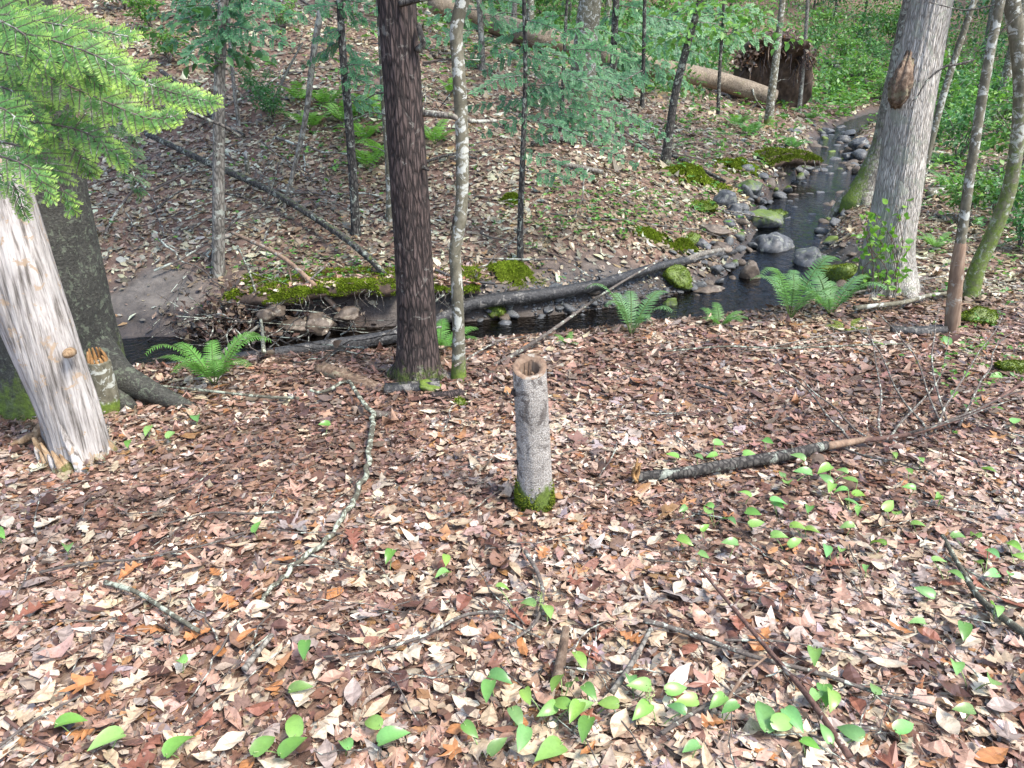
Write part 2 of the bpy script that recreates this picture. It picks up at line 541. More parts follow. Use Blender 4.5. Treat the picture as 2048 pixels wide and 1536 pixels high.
M['log_wet'] = bark('wet_log_bark', [(0.3, (0.008, 0.008, 0.008)), (0.5, (0.03, 0.03, 0.03)), (0.75, (0.10, 0.10, 0.098))], 1.0, 48, (0.20, 0.19, 0.17), 0.16, 12, 1.0, rough=0.55, cells=False)
M['log_rot'] = bark('rotten_log', [(0.3, (0.03, 0.018, 0.011)), (0.5, (0.13, 0.085, 0.055)), (0.75, (0.33, 0.26, 0.19))], 1.0, 34, (0.20, 0.19, 0.12), 0.15, 4, 0.8, cells=False)
M['twig'] = bark('twig_bark', [(0.25, (0.035, 0.027, 0.023)), (0.5, (0.10, 0.083, 0.07)), (0.8, (0.2, 0.175, 0.15))], 1.0, 60, (0.48, 0.53, 0.44), 0.22, 26, 0.4, cells=False)
M['twig_lich'] = bark('lichen_twig_bark', [(0.25, (0.03, 0.027, 0.02)), (0.5, (0.09, 0.085, 0.06)), (0.8, (0.17, 0.165, 0.12))], 1.0, 60, (0.42, 0.47, 0.37), 0.36, 30, 0.5, cells=False)
M['twig_red'] = bark('red_brown_twig_bark', [(0.25, (0.04, 0.018, 0.014)), (0.5, (0.115, 0.06, 0.045)), (0.8, (0.2, 0.13, 0.1))], 1.0, 60, (0.4, 0.38, 0.33), 0.1, 26, 0.4, cells=False)
M['rock'] = bark('stream_rock', [(0.3, (0.022, 0.024, 0.026)), (0.5, (0.075, 0.08, 0.085)), (0.75, (0.19, 0.195, 0.2))], 1.0, 14, (0.24, 0.25, 0.21), 0.2, 12, 0.5, rough=0.55, cells=False)
M['rock_brown'] = bark('brown_rock', [(0.3, (0.03, 0.022, 0.016)), (0.5, (0.095, 0.072, 0.052)), (0.75, (0.2, 0.16, 0.12))], 1.0, 14, (0.28, 0.26, 0.2), 0.12, 12, 0.5, rough=0.6, cells=False)
M['soil'] = bark('bare_soil', [(0.25, (0.022, 0.014, 0.009)), (0.5, (0.075, 0.048, 0.032)), (0.8, (0.17, 0.115, 0.08))], 1.6, 12, None, 0, 9, 1.0, cells=False)
M['stem'] = leafmat('green_stem', 0.5, 0.0)

def ground_mat():
    m, nt, out = mat('forest_floor')
    v = coords(nt, (1, 1, 1))
    n1 = tex(nt, v, 7, 8, 0.7)
    vo = nt.nodes.new('ShaderNodeTexVoronoi'); vo.inputs['Scale'].default_value = 16
    nt.links.new(v, vo.inputs['Vector'])
    rr = ramp(nt, [(0.0, (0.045, 0.026, 0.018)), (0.3, (0.12, 0.066, 0.046)), (0.6, (0.24, 0.15, 0.105)), (0.9, (0.40, 0.30, 0.22))])
    sep = nt.nodes.new('ShaderNodeSeparateColor'); nt.links.new(vo.outputs['Color'], sep.inputs[0])
    nt.links.new(mth(nt, 'ADD', mth(nt, 'MULTIPLY', sep.outputs[0], 0.55), mth(nt, 'MULTIPLY', n1, 0.4)), rr.inputs[0])
    c = mix(nt, 0.35, rr.outputs[0], (0.05, 0.03, 0.022))
    mud = N_(nt, 'ShaderNodeAttribute', attribute_name='mud')
    mr = ramp(nt, [(0.34, (0.04, 0.034, 0.029)), (0.5, (0.11, 0.096, 0.082)), (0.68, (0.21, 0.185, 0.155))])
    vm = coords(nt, (1, 0.6, 3))
    nt.links.new(tex(nt, vm, 3.0, 9, 0.7), mr.inputs[0])
    c = mix(nt, mud.outputs['Fac'], c, mr.outputs[0])
    wet = N_(nt, 'ShaderNodeAttribute', attribute_name='wet')
    c = mix(nt, wet.outputs['Fac'], c, mix(nt, 1.0, c, (0.42, 0.38, 0.36), 'MULTIPLY'))
    b = N_(nt, 'ShaderNodeBsdfPrincipled')
    nt.links.new(mth(nt, 'SUBTRACT', 0.9, mth(nt, 'MULTIPLY', wet.outputs['Fac'], 0.45)), b.inputs['Roughness'])
    nt.links.new(c, b.inputs['Base Color'])
    bp = N_(nt, 'ShaderNodeBump', Strength=0.7, Distance=0.03)
    nt.links.new(tex(nt, v, 14, 8, 0.7), bp.inputs['Height'])
    nt.links.new(bp.outputs[0], b.inputs['Normal'])
    nt.links.new(b.outputs[0], out.inputs[0])
    return m

def water_mat():
    m, nt, out = mat('stream_water')
    v = coords(nt, (1, 1, 1))
    h = mth(nt, 'ADD', tex(nt, v, 9, 3, 0.5, dist=1.0), mth(nt, 'MULTIPLY', tex(nt, v, 32, 2, 0.5), 0.35))
    bp = N_(nt, 'ShaderNodeBump', Strength=0.8, Distance=0.03)
    nt.links.new(h, bp.inputs['Height'])
    fr = N_(nt, 'ShaderNodeFresnel', IOR=1.33)
    nt.links.new(bp.outputs[0], fr.inputs['Normal'])
    tr = N_(nt, 'ShaderNodeBsdfTransparent', Color=(0.20, 0.175, 0.14, 1))
    gl = N_(nt, 'ShaderNodeBsdfGlossy', Roughness=0.04)
    nt.links.new(bp.outputs[0], gl.inputs['Normal'])
    ms = nt.nodes.new('ShaderNodeMixShader')
    nt.links.new(fr.outputs[0], ms.inputs[0]); nt.links.new(tr.outputs[0], ms.inputs[1]); nt.links.new(gl.outputs[0], ms.inputs[2])
    nt.links.new(ms.outputs[0], out.inputs[0])
    return m
M['ground'] = ground_mat()
M['water'] = water_mat()

# ------------------------------------------------------------------ ground and water
def graded(lo, d0, d1, hi, step, grow=1.12):
    mid = list(np.arange(d0, d1 + 1e-6, step))
    a, s, left = d0, step, []
    while a > lo:
        s *= grow; a -= s; left.append(a)
    a, s, right = d1, step, []
    while a < hi:
        s *= grow; a += s; right.append(a)
    return np.array(left[::-1] + mid + right)

gx = graded(-160, -5.0, 7.5, 160, 0.06, 1.07)
gy = graded(-40, 1.0, 14.5, 220, 0.06, 1.07)
X, Y = np.meshgrid(gx, gy)
Z = H(X, Y)
nx, ny = len(gx), len(gy)
ii = (np.arange(ny - 1)[:, None] * nx + np.arange(nx - 1)[None, :]).ravel()
GF = np.stack([ii, ii + 1, ii + nx + 1, ii + nx], -1)
sd, ss, sp = stream_info(X, Y)
mudc = g1(300, 590)
def mud_mask(x, y):
    d, s, p = stream_info(x, y)
    hw = p[..., 0]
    nz = fbm(x * 2.2, y * 2.2, 9.0, 3) - 0.5
    a = np.clip(1.25 - (d - hw) / np.where(y > 8.5, 0.14, np.where(s > 0, 0.30, 0.45)) + nz * 1.6, 0, 1)
    b = np.clip(1.5 - np.hypot((x - mudc[0]) / 0.75, (y - mudc[1]) / 0.45) + nz * 1.2, 0, 1)
    c = np.clip(1.4 - np.hypot((x - 1.35) / 1.2, (y - 7.15) / 0.45) + nz * 1.4, 0, 1)
    return np.maximum(np.maximum(a, b), c)
mud = mud_mask(X, Y)
wet = np.clip(1.2 - (sd - sp[..., 0]) / 0.30, 0, 1)
ground = build('ground', np.stack([X, Y, Z], -1).reshape(-1, 3), GF, M['ground'], attrs={'mud': mud.ravel(), 'wet': wet.ravel()})
tag(ground, 'brown forest floor sloping down to a narrow stream', kind='structure')

# the water: a ribbon that follows the stream and lies inside its banks
sl = resample(STREAM[:, :2], 260)
szw = np.interp(np.linspace(0, len(STREAM) - 1, 260), np.arange(len(STREAM)), STREAM[:, 3])
shw = np.interp(np.linspace(0, len(STREAM) - 1, 260), np.arange(len(STREAM)), STREAM[:, 2])
tg = nrm(np.gradient(sl, axis=0)); nl = np.stack([-tg[:, 1], tg[:, 0]], -1)
WV = []
for k in np.linspace(-1.35, 1.35, 9):
    q = sl + nl * (shw * k)[:, None]
    WV.append(np.column_stack([q, szw - 0.02]))
WV = np.stack(WV, 1)
n0, n1 = WV.shape[:2]
ii = (np.arange(n0 - 1)[:, None] * n1 + np.arange(n1 - 1)[None, :]).ravel()
water = build('stream_water', WV.reshape(-1, 3), np.stack([ii, ii + n1, ii + n1 + 1, ii + 1], -1), M['water'])
tag(water, 'shallow clear stream reflecting pale blue sky', kind='structure')

# ------------------------------------------------------------------ naming a place by what can be found near it
LAND = [('the pale snag', 150, 800), ('the broken stump', 205, 780), ('the hollow stump', 1065, 900), ('the splintered log end', 1283, 955), ('the middle of the snapped log', 1520, 935), ('the thick dark trunk', 835, 700),
        ('the slim lichen stem', 917, 690), ('the pale ridged trunk', 1775, 520), ('the stripped pole', 1905, 640), ('the rotten stub', 1122, 1345), ('the forked twig', 1075, 1190), ('the crossing branches', 1530, 1345),
        ('the lichen covered branch', 1960, 1225), ('the short lichen stick', 320, 1230), ('the lichened branch bend', 745, 870), ('the lichened branch tip', 560, 1170), ('the grey pole', 437, 400), ('the slim dark stem', 700, 300),
        ('the black spruce stem', 1045, 350), ('the leaning maple stem', 1350, 230), ('the root plate', 1545, 150), ('the stout blotched trunk', 1172, 100), ('the undercut bank', 1580, 320), ('the blocky grey rock', 1553, 492),
        ('the moss ball rock', 1355, 558), ('the mossy leaning stem', 1990, 470), ('the bright hemlock boughs', 250, 250), ('the two tall ferns', 1620, 620), ('the bottom left corner', 40, 1500), ('the bottom right corner', 2000, 1500),
        ('the bottom mayflower clump', 1140, 1440), ('the bottom mayflower pair', 590, 1490), ('the bare twigs', 1850, 780), ('the upright lichened stick', 515, 650), ('the left end of the drift', 390, 680), ('the rotten mossy log end', 690, 740), ('the rocks under the bank', 620, 640), ('the muddy bank', 300, 590)]
def place(px, py):
    d = [math.hypot(px - a, (py - b) * 1.2) for _, a, b in LAND]
    i = int(np.argmin(d)); nm, a, b = LAND[i]
    dx, dy = px - a, (py - b) * 1.2
    if d[i] < 35: how = 'right beside'
    elif abs(dx) > 2.2 * abs(dy): how = 'left of' if dx < 0 else 'right of'
    elif abs(dy) > 2.2 * abs(dx): how = 'behind' if dy < 0 else 'in front of'
    else: how = ('behind-' if dy < 0 else 'before-') + ('left of' if dx < 0 else 'right of')
    return ('well ' if d[i] > 170 and '-' not in how and how != 'right beside' else '') + how + ' ' + nm

# ------------------------------------------------------------------ fallen leaves
LEAFCOL = np.array([(0.48, 0.375, 0.275), (0.56, 0.48, 0.385), (0.40, 0.28, 0.215), (0.30, 0.19, 0.135), (0.20, 0.11, 0.075),
                    (0.10, 0.058, 0.046), (0.34, 0.18, 0.085), (0.30, 0.255, 0.235), (0.25, 0.15, 0.115), (0.18, 0.13, 0.105)])
LEAFP = np.array([0.15, 0.10, 0.18, 0.16, 0.11, 0.06, 0.06, 0.06, 0.09, 0.03])
def leaf_colors(n, x=None, y=None):
    c = LEAFCOL[R.choice(len(LEAFCOL), n, p=LEAFP / LEAFP.sum())]
    if x is not None:                                   # drifts of freshly fallen pale leaves and of old dark wet ones
        pale = LEAFCOL[R.choice([0, 1, 1, 2, 2, 7], n)]
        dark = LEAFCOL[R.choice([3, 4, 5, 8, 9, 9], n)]
        q = fbm(x * 1.5 + 3, y * 1.5, 6.0, 3) + 0.12 * np.clip(2.6 - y, -1, 1) + R.normal(0, 0.10, n)
        c = np.where((q > 0.64)[:, None], pale, np.where((q < 0.30)[:, None], dark, c))
        far_ = smooth((y - 4.6) / 2.0)[:, None]         # the slope across the stream is strewn with tanner leaves
        c = c * (1 - far_) + (c * [0.80, 0.95, 0.88] + [0.045, 0.045, 0.026]) * far_
    return np.clip(c * R.uniform(0.75, 1.3, (n, 1)) * R.uniform(0.93, 1.07, (n, 3)), 0.01, 0.8)

def on_floor(x, y):
    """keep out of the water; thin on mud"""
    d, s, p = stream_info(x, y)
    k = (d > p[:, 0] * 1.12)
    return k & (R.random(len(x)) > mud_mask(x, y) * 0.85)

def litter_zone(y0, y1, dens, smin, smax, tmpls, spread, tilt, zmax):
    w1 = 0.74 * y1 + spread
    n = int(dens * (y1 - y0) * 2 * w1)
    x = R.uniform(-w1, w1, n); y = R.uniform(y0, y1, n)
    k = (np.abs(x) < 0.74 * y + spread)
    x, y = x[k], y[k]
    k = on_floor(x, y)
    x, y = x[k], y[k]
    n = len(x)
    nn = nrm(normal(x, y) + R.normal(size=(n, 3)) * tilt[0] * (1 + 1.6 * (R.random((n, 1)) < 0.2)))
    a = R.uniform(0, 2 * math.pi, n)
    t = np.stack([np.cos(a), np.sin(a), 0 * a], -1)
    t = nrm(t - nn * np.sum(t * nn, -1, keepdims=True))
    size = R.uniform(smin, smax, n) * np.clip(R.lognormal(-0.12, 0.32, n), 0.4, 1.45)
    P = np.stack([x, y, H(x, y) + R.uniform(0.002, zmax, n)], -1) - t * size[:, None] * 0.5
    col = leaf_colors(n, x, y)
    which = R.choice(len(tmpls), n, p=tilt[1])
    bag = Bag()
    for i, tm in enumerate(tmpls):
        s = which == i
        m = s.sum()
        if m:
            bag.add(*scatter(P[s], t[s], nn[s], size[s] * (0.5 if tm is FRAG else 1), tm, col[s], R.normal(0.03, 0.24, m), R.normal(0, 0.25, m) + 1.5 * (R.random(m) < 0.06), R.normal(0, 0.32, m), jit=0.28))
    return bag

SMALL = leaf_strip([0.06, 0.26, 0.2, 0.03])
FRAG = (np.array([(-0.2, 0, 0), (0.15, 0.05, 0), (0.3, 0.5, 0), (0.05, 1, 0), (-0.3, 0.6, 0)], float), np.array([(0, 1, 2), (0, 2, 4), (4, 2, 3)]))
lit = Bag()
for z in (litter_zone(0.6, 3.6, 1250, 0.045, 0.085, [BEECH, OAK, MAPLE, CHESTNUT, FRAG], 1.2, (0.05, [0.28, 0.10, 0.12, 0.14, 0.36]), 0.014),
          litter_zone(0.6, 3.6, 850, 0.035, 0.085, [BEECH, OAK, MAPLE, CHESTNUT, FRAG], 1.2, (0.11, [0.26, 0.10, 0.10, 0.14, 0.40]), 0.026),
          litter_zone(3.6, 6.2, 1500, 0.045, 0.09, [SMALL, MAPLE, FRAG], 1.3, (0.09, [0.5, 0.08, 0.42]), 0.024),
          litter_zone(6.2, 10.0, 620, 0.055, 0.10, [SMALL, MAPLE, FRAG], 1.5, (0.18, [0.5, 0.06, 0.44]), 0.03),
          litter_zone(10.0, 16.0, 330, 0.08, 0.14, [RHOMB, FRAG], 2.0, (0.2, [0.5, 0.5]), 0.035),
          litter_zone(16.0, 34.0, 60, 0.12, 0.2, [RHOMB], 4.0, (0.25, [1.0]), 0.04)):
    lit.add(*z.get())
# crumbs, needles and leaf stalks between the leaves
k = 52000
y = 0.8 + 5.4 * R.random(k) ** 0.8; x = R.uniform(-1, 1, k) * (0.74 * y + 0.4)
kk = on_floor(x, y); x, y = x[kk], y[kk]; k = len(x)
a = R.uniform(0, 6.283, k)
lit.add(*scatter(np.stack([x, y, H(x, y) + R.uniform(0.008, 0.034, k)], -1), np.stack([np.cos(a), np.sin(a), R.normal(0, 0.15, k)], -1), rdir(k, 2), R.uniform(0.012, 0.055, k),
                 (np.array([(-0.035, 0, 0), (0.035, 0, 0), (0.0, 1, 0)], float), np.array([(0, 1, 2)])), LEAFCOL[R.choice([0, 3, 4, 5, 5, 9], k)] * R.uniform(0.5, 1.1, (k, 1))))
k = 15000
y = 0.8 + 4.6 * R.random(k); x = R.uniform(-1, 1, k) * (0.74 * y + 0.4)
kk = on_floor(x, y); x, y = x[kk], y[kk]; k = len(x)
lit.add(*scatter(np.stack([x, y, H(x, y) + R.uniform(0.006, 0.03, k)], -1), rdir(k), rdir(k, 2), R.uniform(0.010, 0.03, k), FRAG, leaf_colors(k, x, y) * 0.85))
tag(lit.build('leaf_litter', M['litter'], smooth_=False), 'thick layer of fallen brown leaves over the forest floor', 'leaf litter', kind='stuff')

# the three hundred that show largest, nearest the camera: each one a leaf of its own
def leaf_mesh(nm, tmpl, a, b, c, jag=0.0):
    tv, tf = tmpl
    V = tv.copy()
    V[:, 1] -= 0.5
    x, y = V[:, 0], V[:, 1]
    V[:, 2] = a * np.abs(x) ** 1.5 * 2 + b * y ** 2 + c * x * y + jag * R.normal(size=len(V)) * 0.02
    V[:, 0] *= 1 + R.normal(size=len(V)) * 0.06
    st = len(V)
    V = np.vstack([V, [(-0.012, V[:, 1].min(), 0), (0.012, V[:, 1].min(), 0), (0.03, V[:, 1].min() - 0.22, 0.03)]])
    F = np.vstack([tf, [(st, st + 1, st + 2)]])
    me = bpy.data.meshes.new(nm)
    me.from_pydata(V.tolist(), [], F.tolist())
    me.materials.append(M['fallen'])
    return me
fine_beech = leaf_strip([0.01, 0.13, 0.22, 0.27, 0.25, 0.18, 0.09, 0.004])
KINDS = [('oak', 'lobed', OAK), ('beech', 'oval', fine_beech), ('maple', 'pointed', MAPLE), ('chestnut', 'narrow', CHESTNUT)]
LMESH = {k[0]: [leaf_mesh('fallen_%s_leaf' % k[0], k[2], a, b, c, 1.0) for a, b, c in
                ((0.3, 0.2, 0.2), (-0.4, 0.3, -0.3), (0.5, -0.3, 0.4), (0.15, 0.45, -0.3), (-0.2, -0.4, 0.5))] for k in KINDS}
SHADES = [('pale tan', (0.47, 0.365, 0.25)), ('cream', (0.54, 0.46, 0.35)), ('pinkish brown', (0.42, 0.26, 0.19)), ('red brown', (0.24, 0.10, 0.065)),
          ('dark brown', (0.10, 0.05, 0.038)), ('orange', (0.40, 0.18, 0.07)), ('grey brown', (0.31, 0.25, 0.22))]
cnt = 0
pts = []
while len(pts) < 300:
    px, py = R.uniform(-10, 2058), R.uniform(1040, 1546)
    if R.random() < (py - 900) / 640 and all((px - q[0]) ** 2 + (py - q[1]) ** 2 > 52 ** 2 for q in pts):
        pts.append((px, py))
    cnt += 1
    if cnt > 60000: break
pts = np.array(pts)
GPt = gp(pts[:, 0], pts[:, 1])
NPt = normal(GPt[:, 0], GPt[:, 1])
for i in range(len(pts)):
    k = KINDS[R.choice(4, p=[0.34, 0.36, 0.12, 0.18])]
    sname, scol = SHADES[R.choice(7, p=[0.24, 0.2, 0.16, 0.14, 0.08, 0.1, 0.08])]
    o = link('fallen_leaf', random.choice(LMESH[k[0]]), None, GPt[i] + np.array([0, 0, R.uniform(0.022, 0.034)]))
    n = Vector(nrm(NPt[i] + R.normal(size=3) * 0.09))
    o.rotation_mode = 'QUATERNION'
    o.rotation_quaternion = n.to_track_quat('Z', 'Y') @ Quaternion((0, 0, 1), R.uniform(0, 6.283))
    s = R.uniform(0.06, 0.098) * (1.15 if k[0] in ('oak', 'chestnut') else 1)
    o.scale = (s, s, s)
    v = R.uniform(0.85, 1.15)
    o.color = (*[c * v for c in scol], 1)
    tag(o, '%s %s leaf lying %s' % (sname, k[0], place(*pts[i])), 'fallen leaf', 'fallen leaves nearest the camera')

# ------------------------------------------------------------------ trees
def ridges(amp, k=7.0, kz=3.0, big=0.06):
    def f(V, D, P):
        a = noise(D[..., 0] * k + P[:, None, 0] * 3, D[..., 1] * k + 9, P[:, None, 2] * kz)
        b = noise(D[..., 0] * k * 2.3, D[..., 1] * k * 2.3 + 4, P[:, None, 2] * kz * 2.2 + 7)
        c = fbm(D[..., 0] * 1.3 + 20, D[..., 1] * 1.3, P[:, None, 2] * 1.7, 3) - 0.5
        r = np.linalg.norm(V - P[:, None, :], axis=-1)
        return amp * ((1 - np.abs(2 * a - 1)) * 0.7 + (1 - np.abs(2 * b - 1)) * 0.4 - 0.6) + big * r * c * 2
    return f

def trunk_axis(pix, yb=None, lean=0.0):
    """pix: (px, py, width px) from base to top of frame; returns axis points and radii in metres"""
    b = g1(pix[0][0], pix[0][1])
    y0 = b[1] if yb is None else yb
    P, r = [], []
    for i, (px, py, w) in enumerate(pix):
        p = b.copy() if (i == 0 and yb is None) else at(px, py, y0 + (0 if i == 0 else lean * i))
        P.append(p); r.append(px2m(w, p) / 2)
    return np.array(P), np.array(r)

def make_tree(name, label, pix, m, top=9.0, sides=16, rings=60, amp=0.004, kz=3.0, k=7.0, flare=0.0, moss=None, cat='tree', group=None,
              yb=None, top_r=0.6, roots=0, lean=0.0, big=0.06, sink=0.12, rootlen=2.2):
    P, r = trunk_axis(pix, yb, lean)
    base = P[0].copy()
    d = nrm(P[-1] - P[-2]); d[2] = max(d[2], 0.9); d = nrm(d + np.array([0, 0, 0.6]))
    if top and top > P[-1][2] + 0.3:
        tl = (top - P[-1][2]) / d[2]
        st_ = np.linalg.norm(P[-1] - P[-2])
        ks = [q for q in (st_, st_ * 2.4, st_ * 5.2) if q < tl * 0.8] + [tl]
        r_end = r[-1]
        P = np.vstack([P] + [P[-1] + d * q for q in ks]); r = np.append(r, [r_end * (1 - (1 - top_r) * q / tl) for q in ks])
    P = np.vstack([P[0] - np.array([0, 0, sink]), P]); r = np.insert(r, 0, r[0])
    seg = np.concatenate([[0], np.cumsum(np.linalg.norm(np.diff(P, axis=0), axis=1))])
    # dense rings where the photograph looks, sparse above
    vis = min(seg[-1], np.interp(3.6 if base[1] < 12 else 5.0, P[:, 2], seg))
    s = np.concatenate([np.linspace(0, vis, rings), np.linspace(vis, seg[-1], 7)[1:]]) if vis < seg[-1] - 0.2 else np.linspace(0, seg[-1], rings)
    fine = resample(P, 400)
    fs = np.concatenate([[0], np.cumsum(np.linalg.norm(np.diff(fine, axis=0), axis=1))])
    fs *= seg[-1] / fs[-1]
    A = np.stack([np.interp(s, fs, fine[:, i]) for i in range(3)], -1)
    rr = np.interp(s, seg, r)
    zz = A[:, 2] - base[2]
    rr = rr * (1 + flare * np.exp(-np.maximum(zz, 0) / (r[1] * 1.6)))
    V, F = tube(A, rr, sides, ridges(amp, k, kz, big), cap=True)
    root = thing(name, label, cat, base, group)
    att = np.zeros(len(V))
    if moss:
        hgt, amt, dirx = moss
        h = V[:, 2] - base[2]
        att = amt * np.clip(1.15 - h / hgt, 0, 1)
        if dirx:
            c = np.interp(V[:, 2], A[:, 2], A[:, 0])
            att = att * np.clip(0.55 + dirx * (V[:, 0] - c) / (rr.max() + 1e-6), 0, 1.3)
    build('trunk', V, F, m, root, base, attrs={'moss': att})
    for i in range(roots):
        a = 2 * math.pi * (i + R.uniform(-0.25, 0.25)) / roots
        L = r[1] * R.uniform(1.3, rootlen)
        u = np.array([math.cos(a), math.sin(a), 0])
        q = [base + u * r[1] * 0.45 + np.array([0, 0, r[1] * 0.9]), base + u * r[1] * 1.1 + np.array([0, 0, r[1] * 0.25])]
        for tt in (0.6, 1.0):
            w = base + u * (r[1] + L * tt); w[2] = H(w[0], w[1]) - 0.01 - 0.05 * tt
            q.append(w)
        pts_ = resample(q, 14)
        Vr, Fr = tube(pts_, np.linspace(r[1] * 0.5, r[1] * 0.12, 14), 12, ridges(amp, k, 6, 0.1))
        build('root', Vr, Fr, m, root, base, attrs={'moss': np.full(len(Vr), (moss[1] if moss else 0.0) * 0.8)})
    return root, base, A, rr

def branch(root, base, P, r0, r1, m, name='branch', sides=6, n=None, moss=0.0, wig=0.0):
    n = n or max(6, len(P) * 4)
    Q = resample(P, n)
    if wig:
        Q = Q + (np.stack([noise(np.arange(n) * 0.55 + i * 31.7 + Q[0, 0] * 9, Q[0, 1] * 7 + 0 * Q[:, 0]) - 0.5 for i in range(3)], -1)) * wig
    V, F = tube(Q, np.linspace(r0, r1, n), sides, ridges(min(r0 * 0.12, 0.004), 4, 12, 0.12))
    return build(name, V, F, m, root, base, attrs={'moss': np.full(len(V), moss)})

# crowns out of sight above the frame: leaf clumps, three shared meshes
def crown_mesh(nm, n, rx, rz, size, col):
    c = rdir(60) * R.uniform(0.35, 1, (60, 1)) ** 0.5 * np.array([rx, rx, rz])
    i = R.integers(0, 60, n)
    P = c[i] + R.normal(size=(n, 3)) * np.array([0.35, 0.35, 0.22])
    V, F, C = scatter(P, rdir(n), rdir(n, 1.5), R.uniform(0.6, 1.2, n) * size, RHOMB, np.array(col) * R.uniform(0.7, 1.4, (n, 1)))
    me_o = build(nm, V, F, M['green'], None, None, C, False)
    me = me_o.data
    bpy.data.objects.remove(me_o)
    return me
CROWNS = [crown_mesh('crown', 2600, 1.9, 1.5, 0.22, (0.05, 0.10, 0.025)), crown_mesh('crown', 2200, 1.6, 2.2, 0.2, (0.035, 0.085, 0.03)),
          crown_mesh('crown', 3000, 2.4, 1.4, 0.22, (0.055, 0.11, 0.025))]
def crown(root, base, A, i, s=1.0, drop=0.0):
    o = link('crown', CROWNS[i % 3], root, A[-1] - base - np.array([0, 0, drop]))
    o.scale = (s, s, s); o.rotation_euler = (0, 0, R.uniform(0, 6))
    return o

# 1 the dark furrowed trunk in the middle
t4, b4, A4, r4 = make_tree('pine_tree', 'thick dark reddish trunk with furrowed bark standing at the stream bank', [(836, 757, 80), (833, 640, 74), (822, 420, 73), (807, 200, 73), (793, -10, 74)],
                           M['bark_main'], 10.5, 110, 330, 0.0125, kz=3.2, k=8.5, flare=0.22, moss=(0.25, 0.55, 0), roots=4, rootlen=1.5)
crown(t4, b4, A4, 1, 1.1)
y4 = b4[1]
branch(t4, b4, [at(845, 226, y4), at(905, 232, y4 - .05), at(935, 241, y4 + .05), at(992, 240, y4 + .2)], 0.017, 0.008, M['bark_grey'], moss=0.3, wig=0.01)
branch(t4, b4, [at(800, 8, y4 - .1), at(835, 0, y4 - .15), at(880, -8, y4 - .2)], 0.016, 0.009, M['bark_dark'], wig=0.01)
branch(t4, b4, [at(836, 100, y4 - .05), at(846, 88, y4 - .08), at(840, 62, y4 - .09), at(838, 50, y4 - .05)], 0.018, 0.012, M['bark_dark'], name='branch_stub')
branch(t4, b4, [at(846, 335, y4 - .06), at(858, 340, y4 - .08)], 0.012, 0.006, M['bark_dark'], name='branch_stub')
for (a, b) in (((770, 185), (730, 200)), ((780, 95), (740, 88)), ((845, 130), (905, 125)), ((845, 125), (960, 120)), ((790, 240), (740, 225))):
    branch(t4, b4, [at(a[0], a[1], y4), at((a[0] + b[0]) / 2, (a[1] + b[1]) / 2 - 4, y4 + .05), at(b[0], b[1], y4 + .1)], 0.005, 0.002, M['twig'], name='dead_twig', sides=4)

# 2 the slim lichen spotted stem beside it
t5, b5, A5, r5 = make_tree('maple_sapling', 'slim crooked grey stem blotched with white lichen beside the dark trunk', [(917, 760, 28), (917, 660, 25), (913, 560, 24), (910, 500, 24), (922, 430, 25), (925, 300, 26), (918, 150, 27), (913, 60, 27), (928, -10, 27)],
                           M['bark_lich'], 6.0, 24, 140, 0.002, moss=(0.22, 0.75, 0), flare=0.15)
for a, b in (((910, 430), (900, 470)), ((922, 160), (880, 215))):
    branch(t5, b5, [at(*a, b5[1]), at(*b, b5[1] + .05)], 0.006, 0.002, M['twig'], name='dead_twig', sides=4)

# 3 the leaning weathered snag on the left
ts, bs, As, rs = make_tree('dead_snag', 'pale barkless dead trunk leaning left with a rotten splintered foot', [(166, 915, 108), (148, 850, 108), (124, 780, 114), (70, 640, 130), (18, 490, 138), (-36, 340, 146), (-114, 120, 154)],
                           M['wood_old'], 3.2, 120, 260, 0.009, kz=0.7, k=15, big=0.06)
# its splintered foot: upright shards of orange wood
for i in range(34):
    a = 2 * math.pi * i / 34 + R.uniform(-0.1, 0.1)
    u = np.array([math.cos(a), math.sin(a), 0]); rr_ = 0.128
    h = R.uniform(0.05, 0.20) * (1.2 if i % 3 else 0.6)
    p0 = bs + u * (rr_ + R.uniform(0.0, 0.03)) - np.array([0, 0, 0.04])
    ax = resample([p0, p0 + np.array([-0.02, 0, h * 0.5]) - u * 0.015, p0 + np.array([-0.05, 0, h + 0.04]) - u * 0.02], 8)
    V, F = tube(ax, np.array([0.034, 0.034, 0.032, 0.030, 0.027, 0.022, 0.013, 0.003]) * R.uniform(0.6, 1.1), 8, ridges(0.010, 3, 14, 0.4))
    build('splinter', V, F, M['wood_tan'] if i % 4 else M['wood_old'], ts, bs, smooth_=False, attrs={'moss': np.where(V[:, 2] < bs[2] + 0.05, 0.45, 0.0)})
q = [g1(120, 880) + np.array([0, 0, 0.10]), g1(75, 892) + np.array([0, 0, .06]), g1(28, 905) + np.array([0, 0, .03])]
branch(ts, bs, q, 0.034, 0.008, M['wood_tan'], name='splinter', sides=7, wig=0.02)
kn = at(130, 712, bs[1] - 0.12)
V, F = tube(resample([kn + np.array([0.0, 0.05, 0]), kn + np.array([0.01, -0.02, 0.01])], 5), [0.022, 0.024, 0.022, 0.017, 0.006], 10, ridges(0.004, 3, 9, 0.2))
build('knot', V, F, M['wood_tan'], ts, bs)

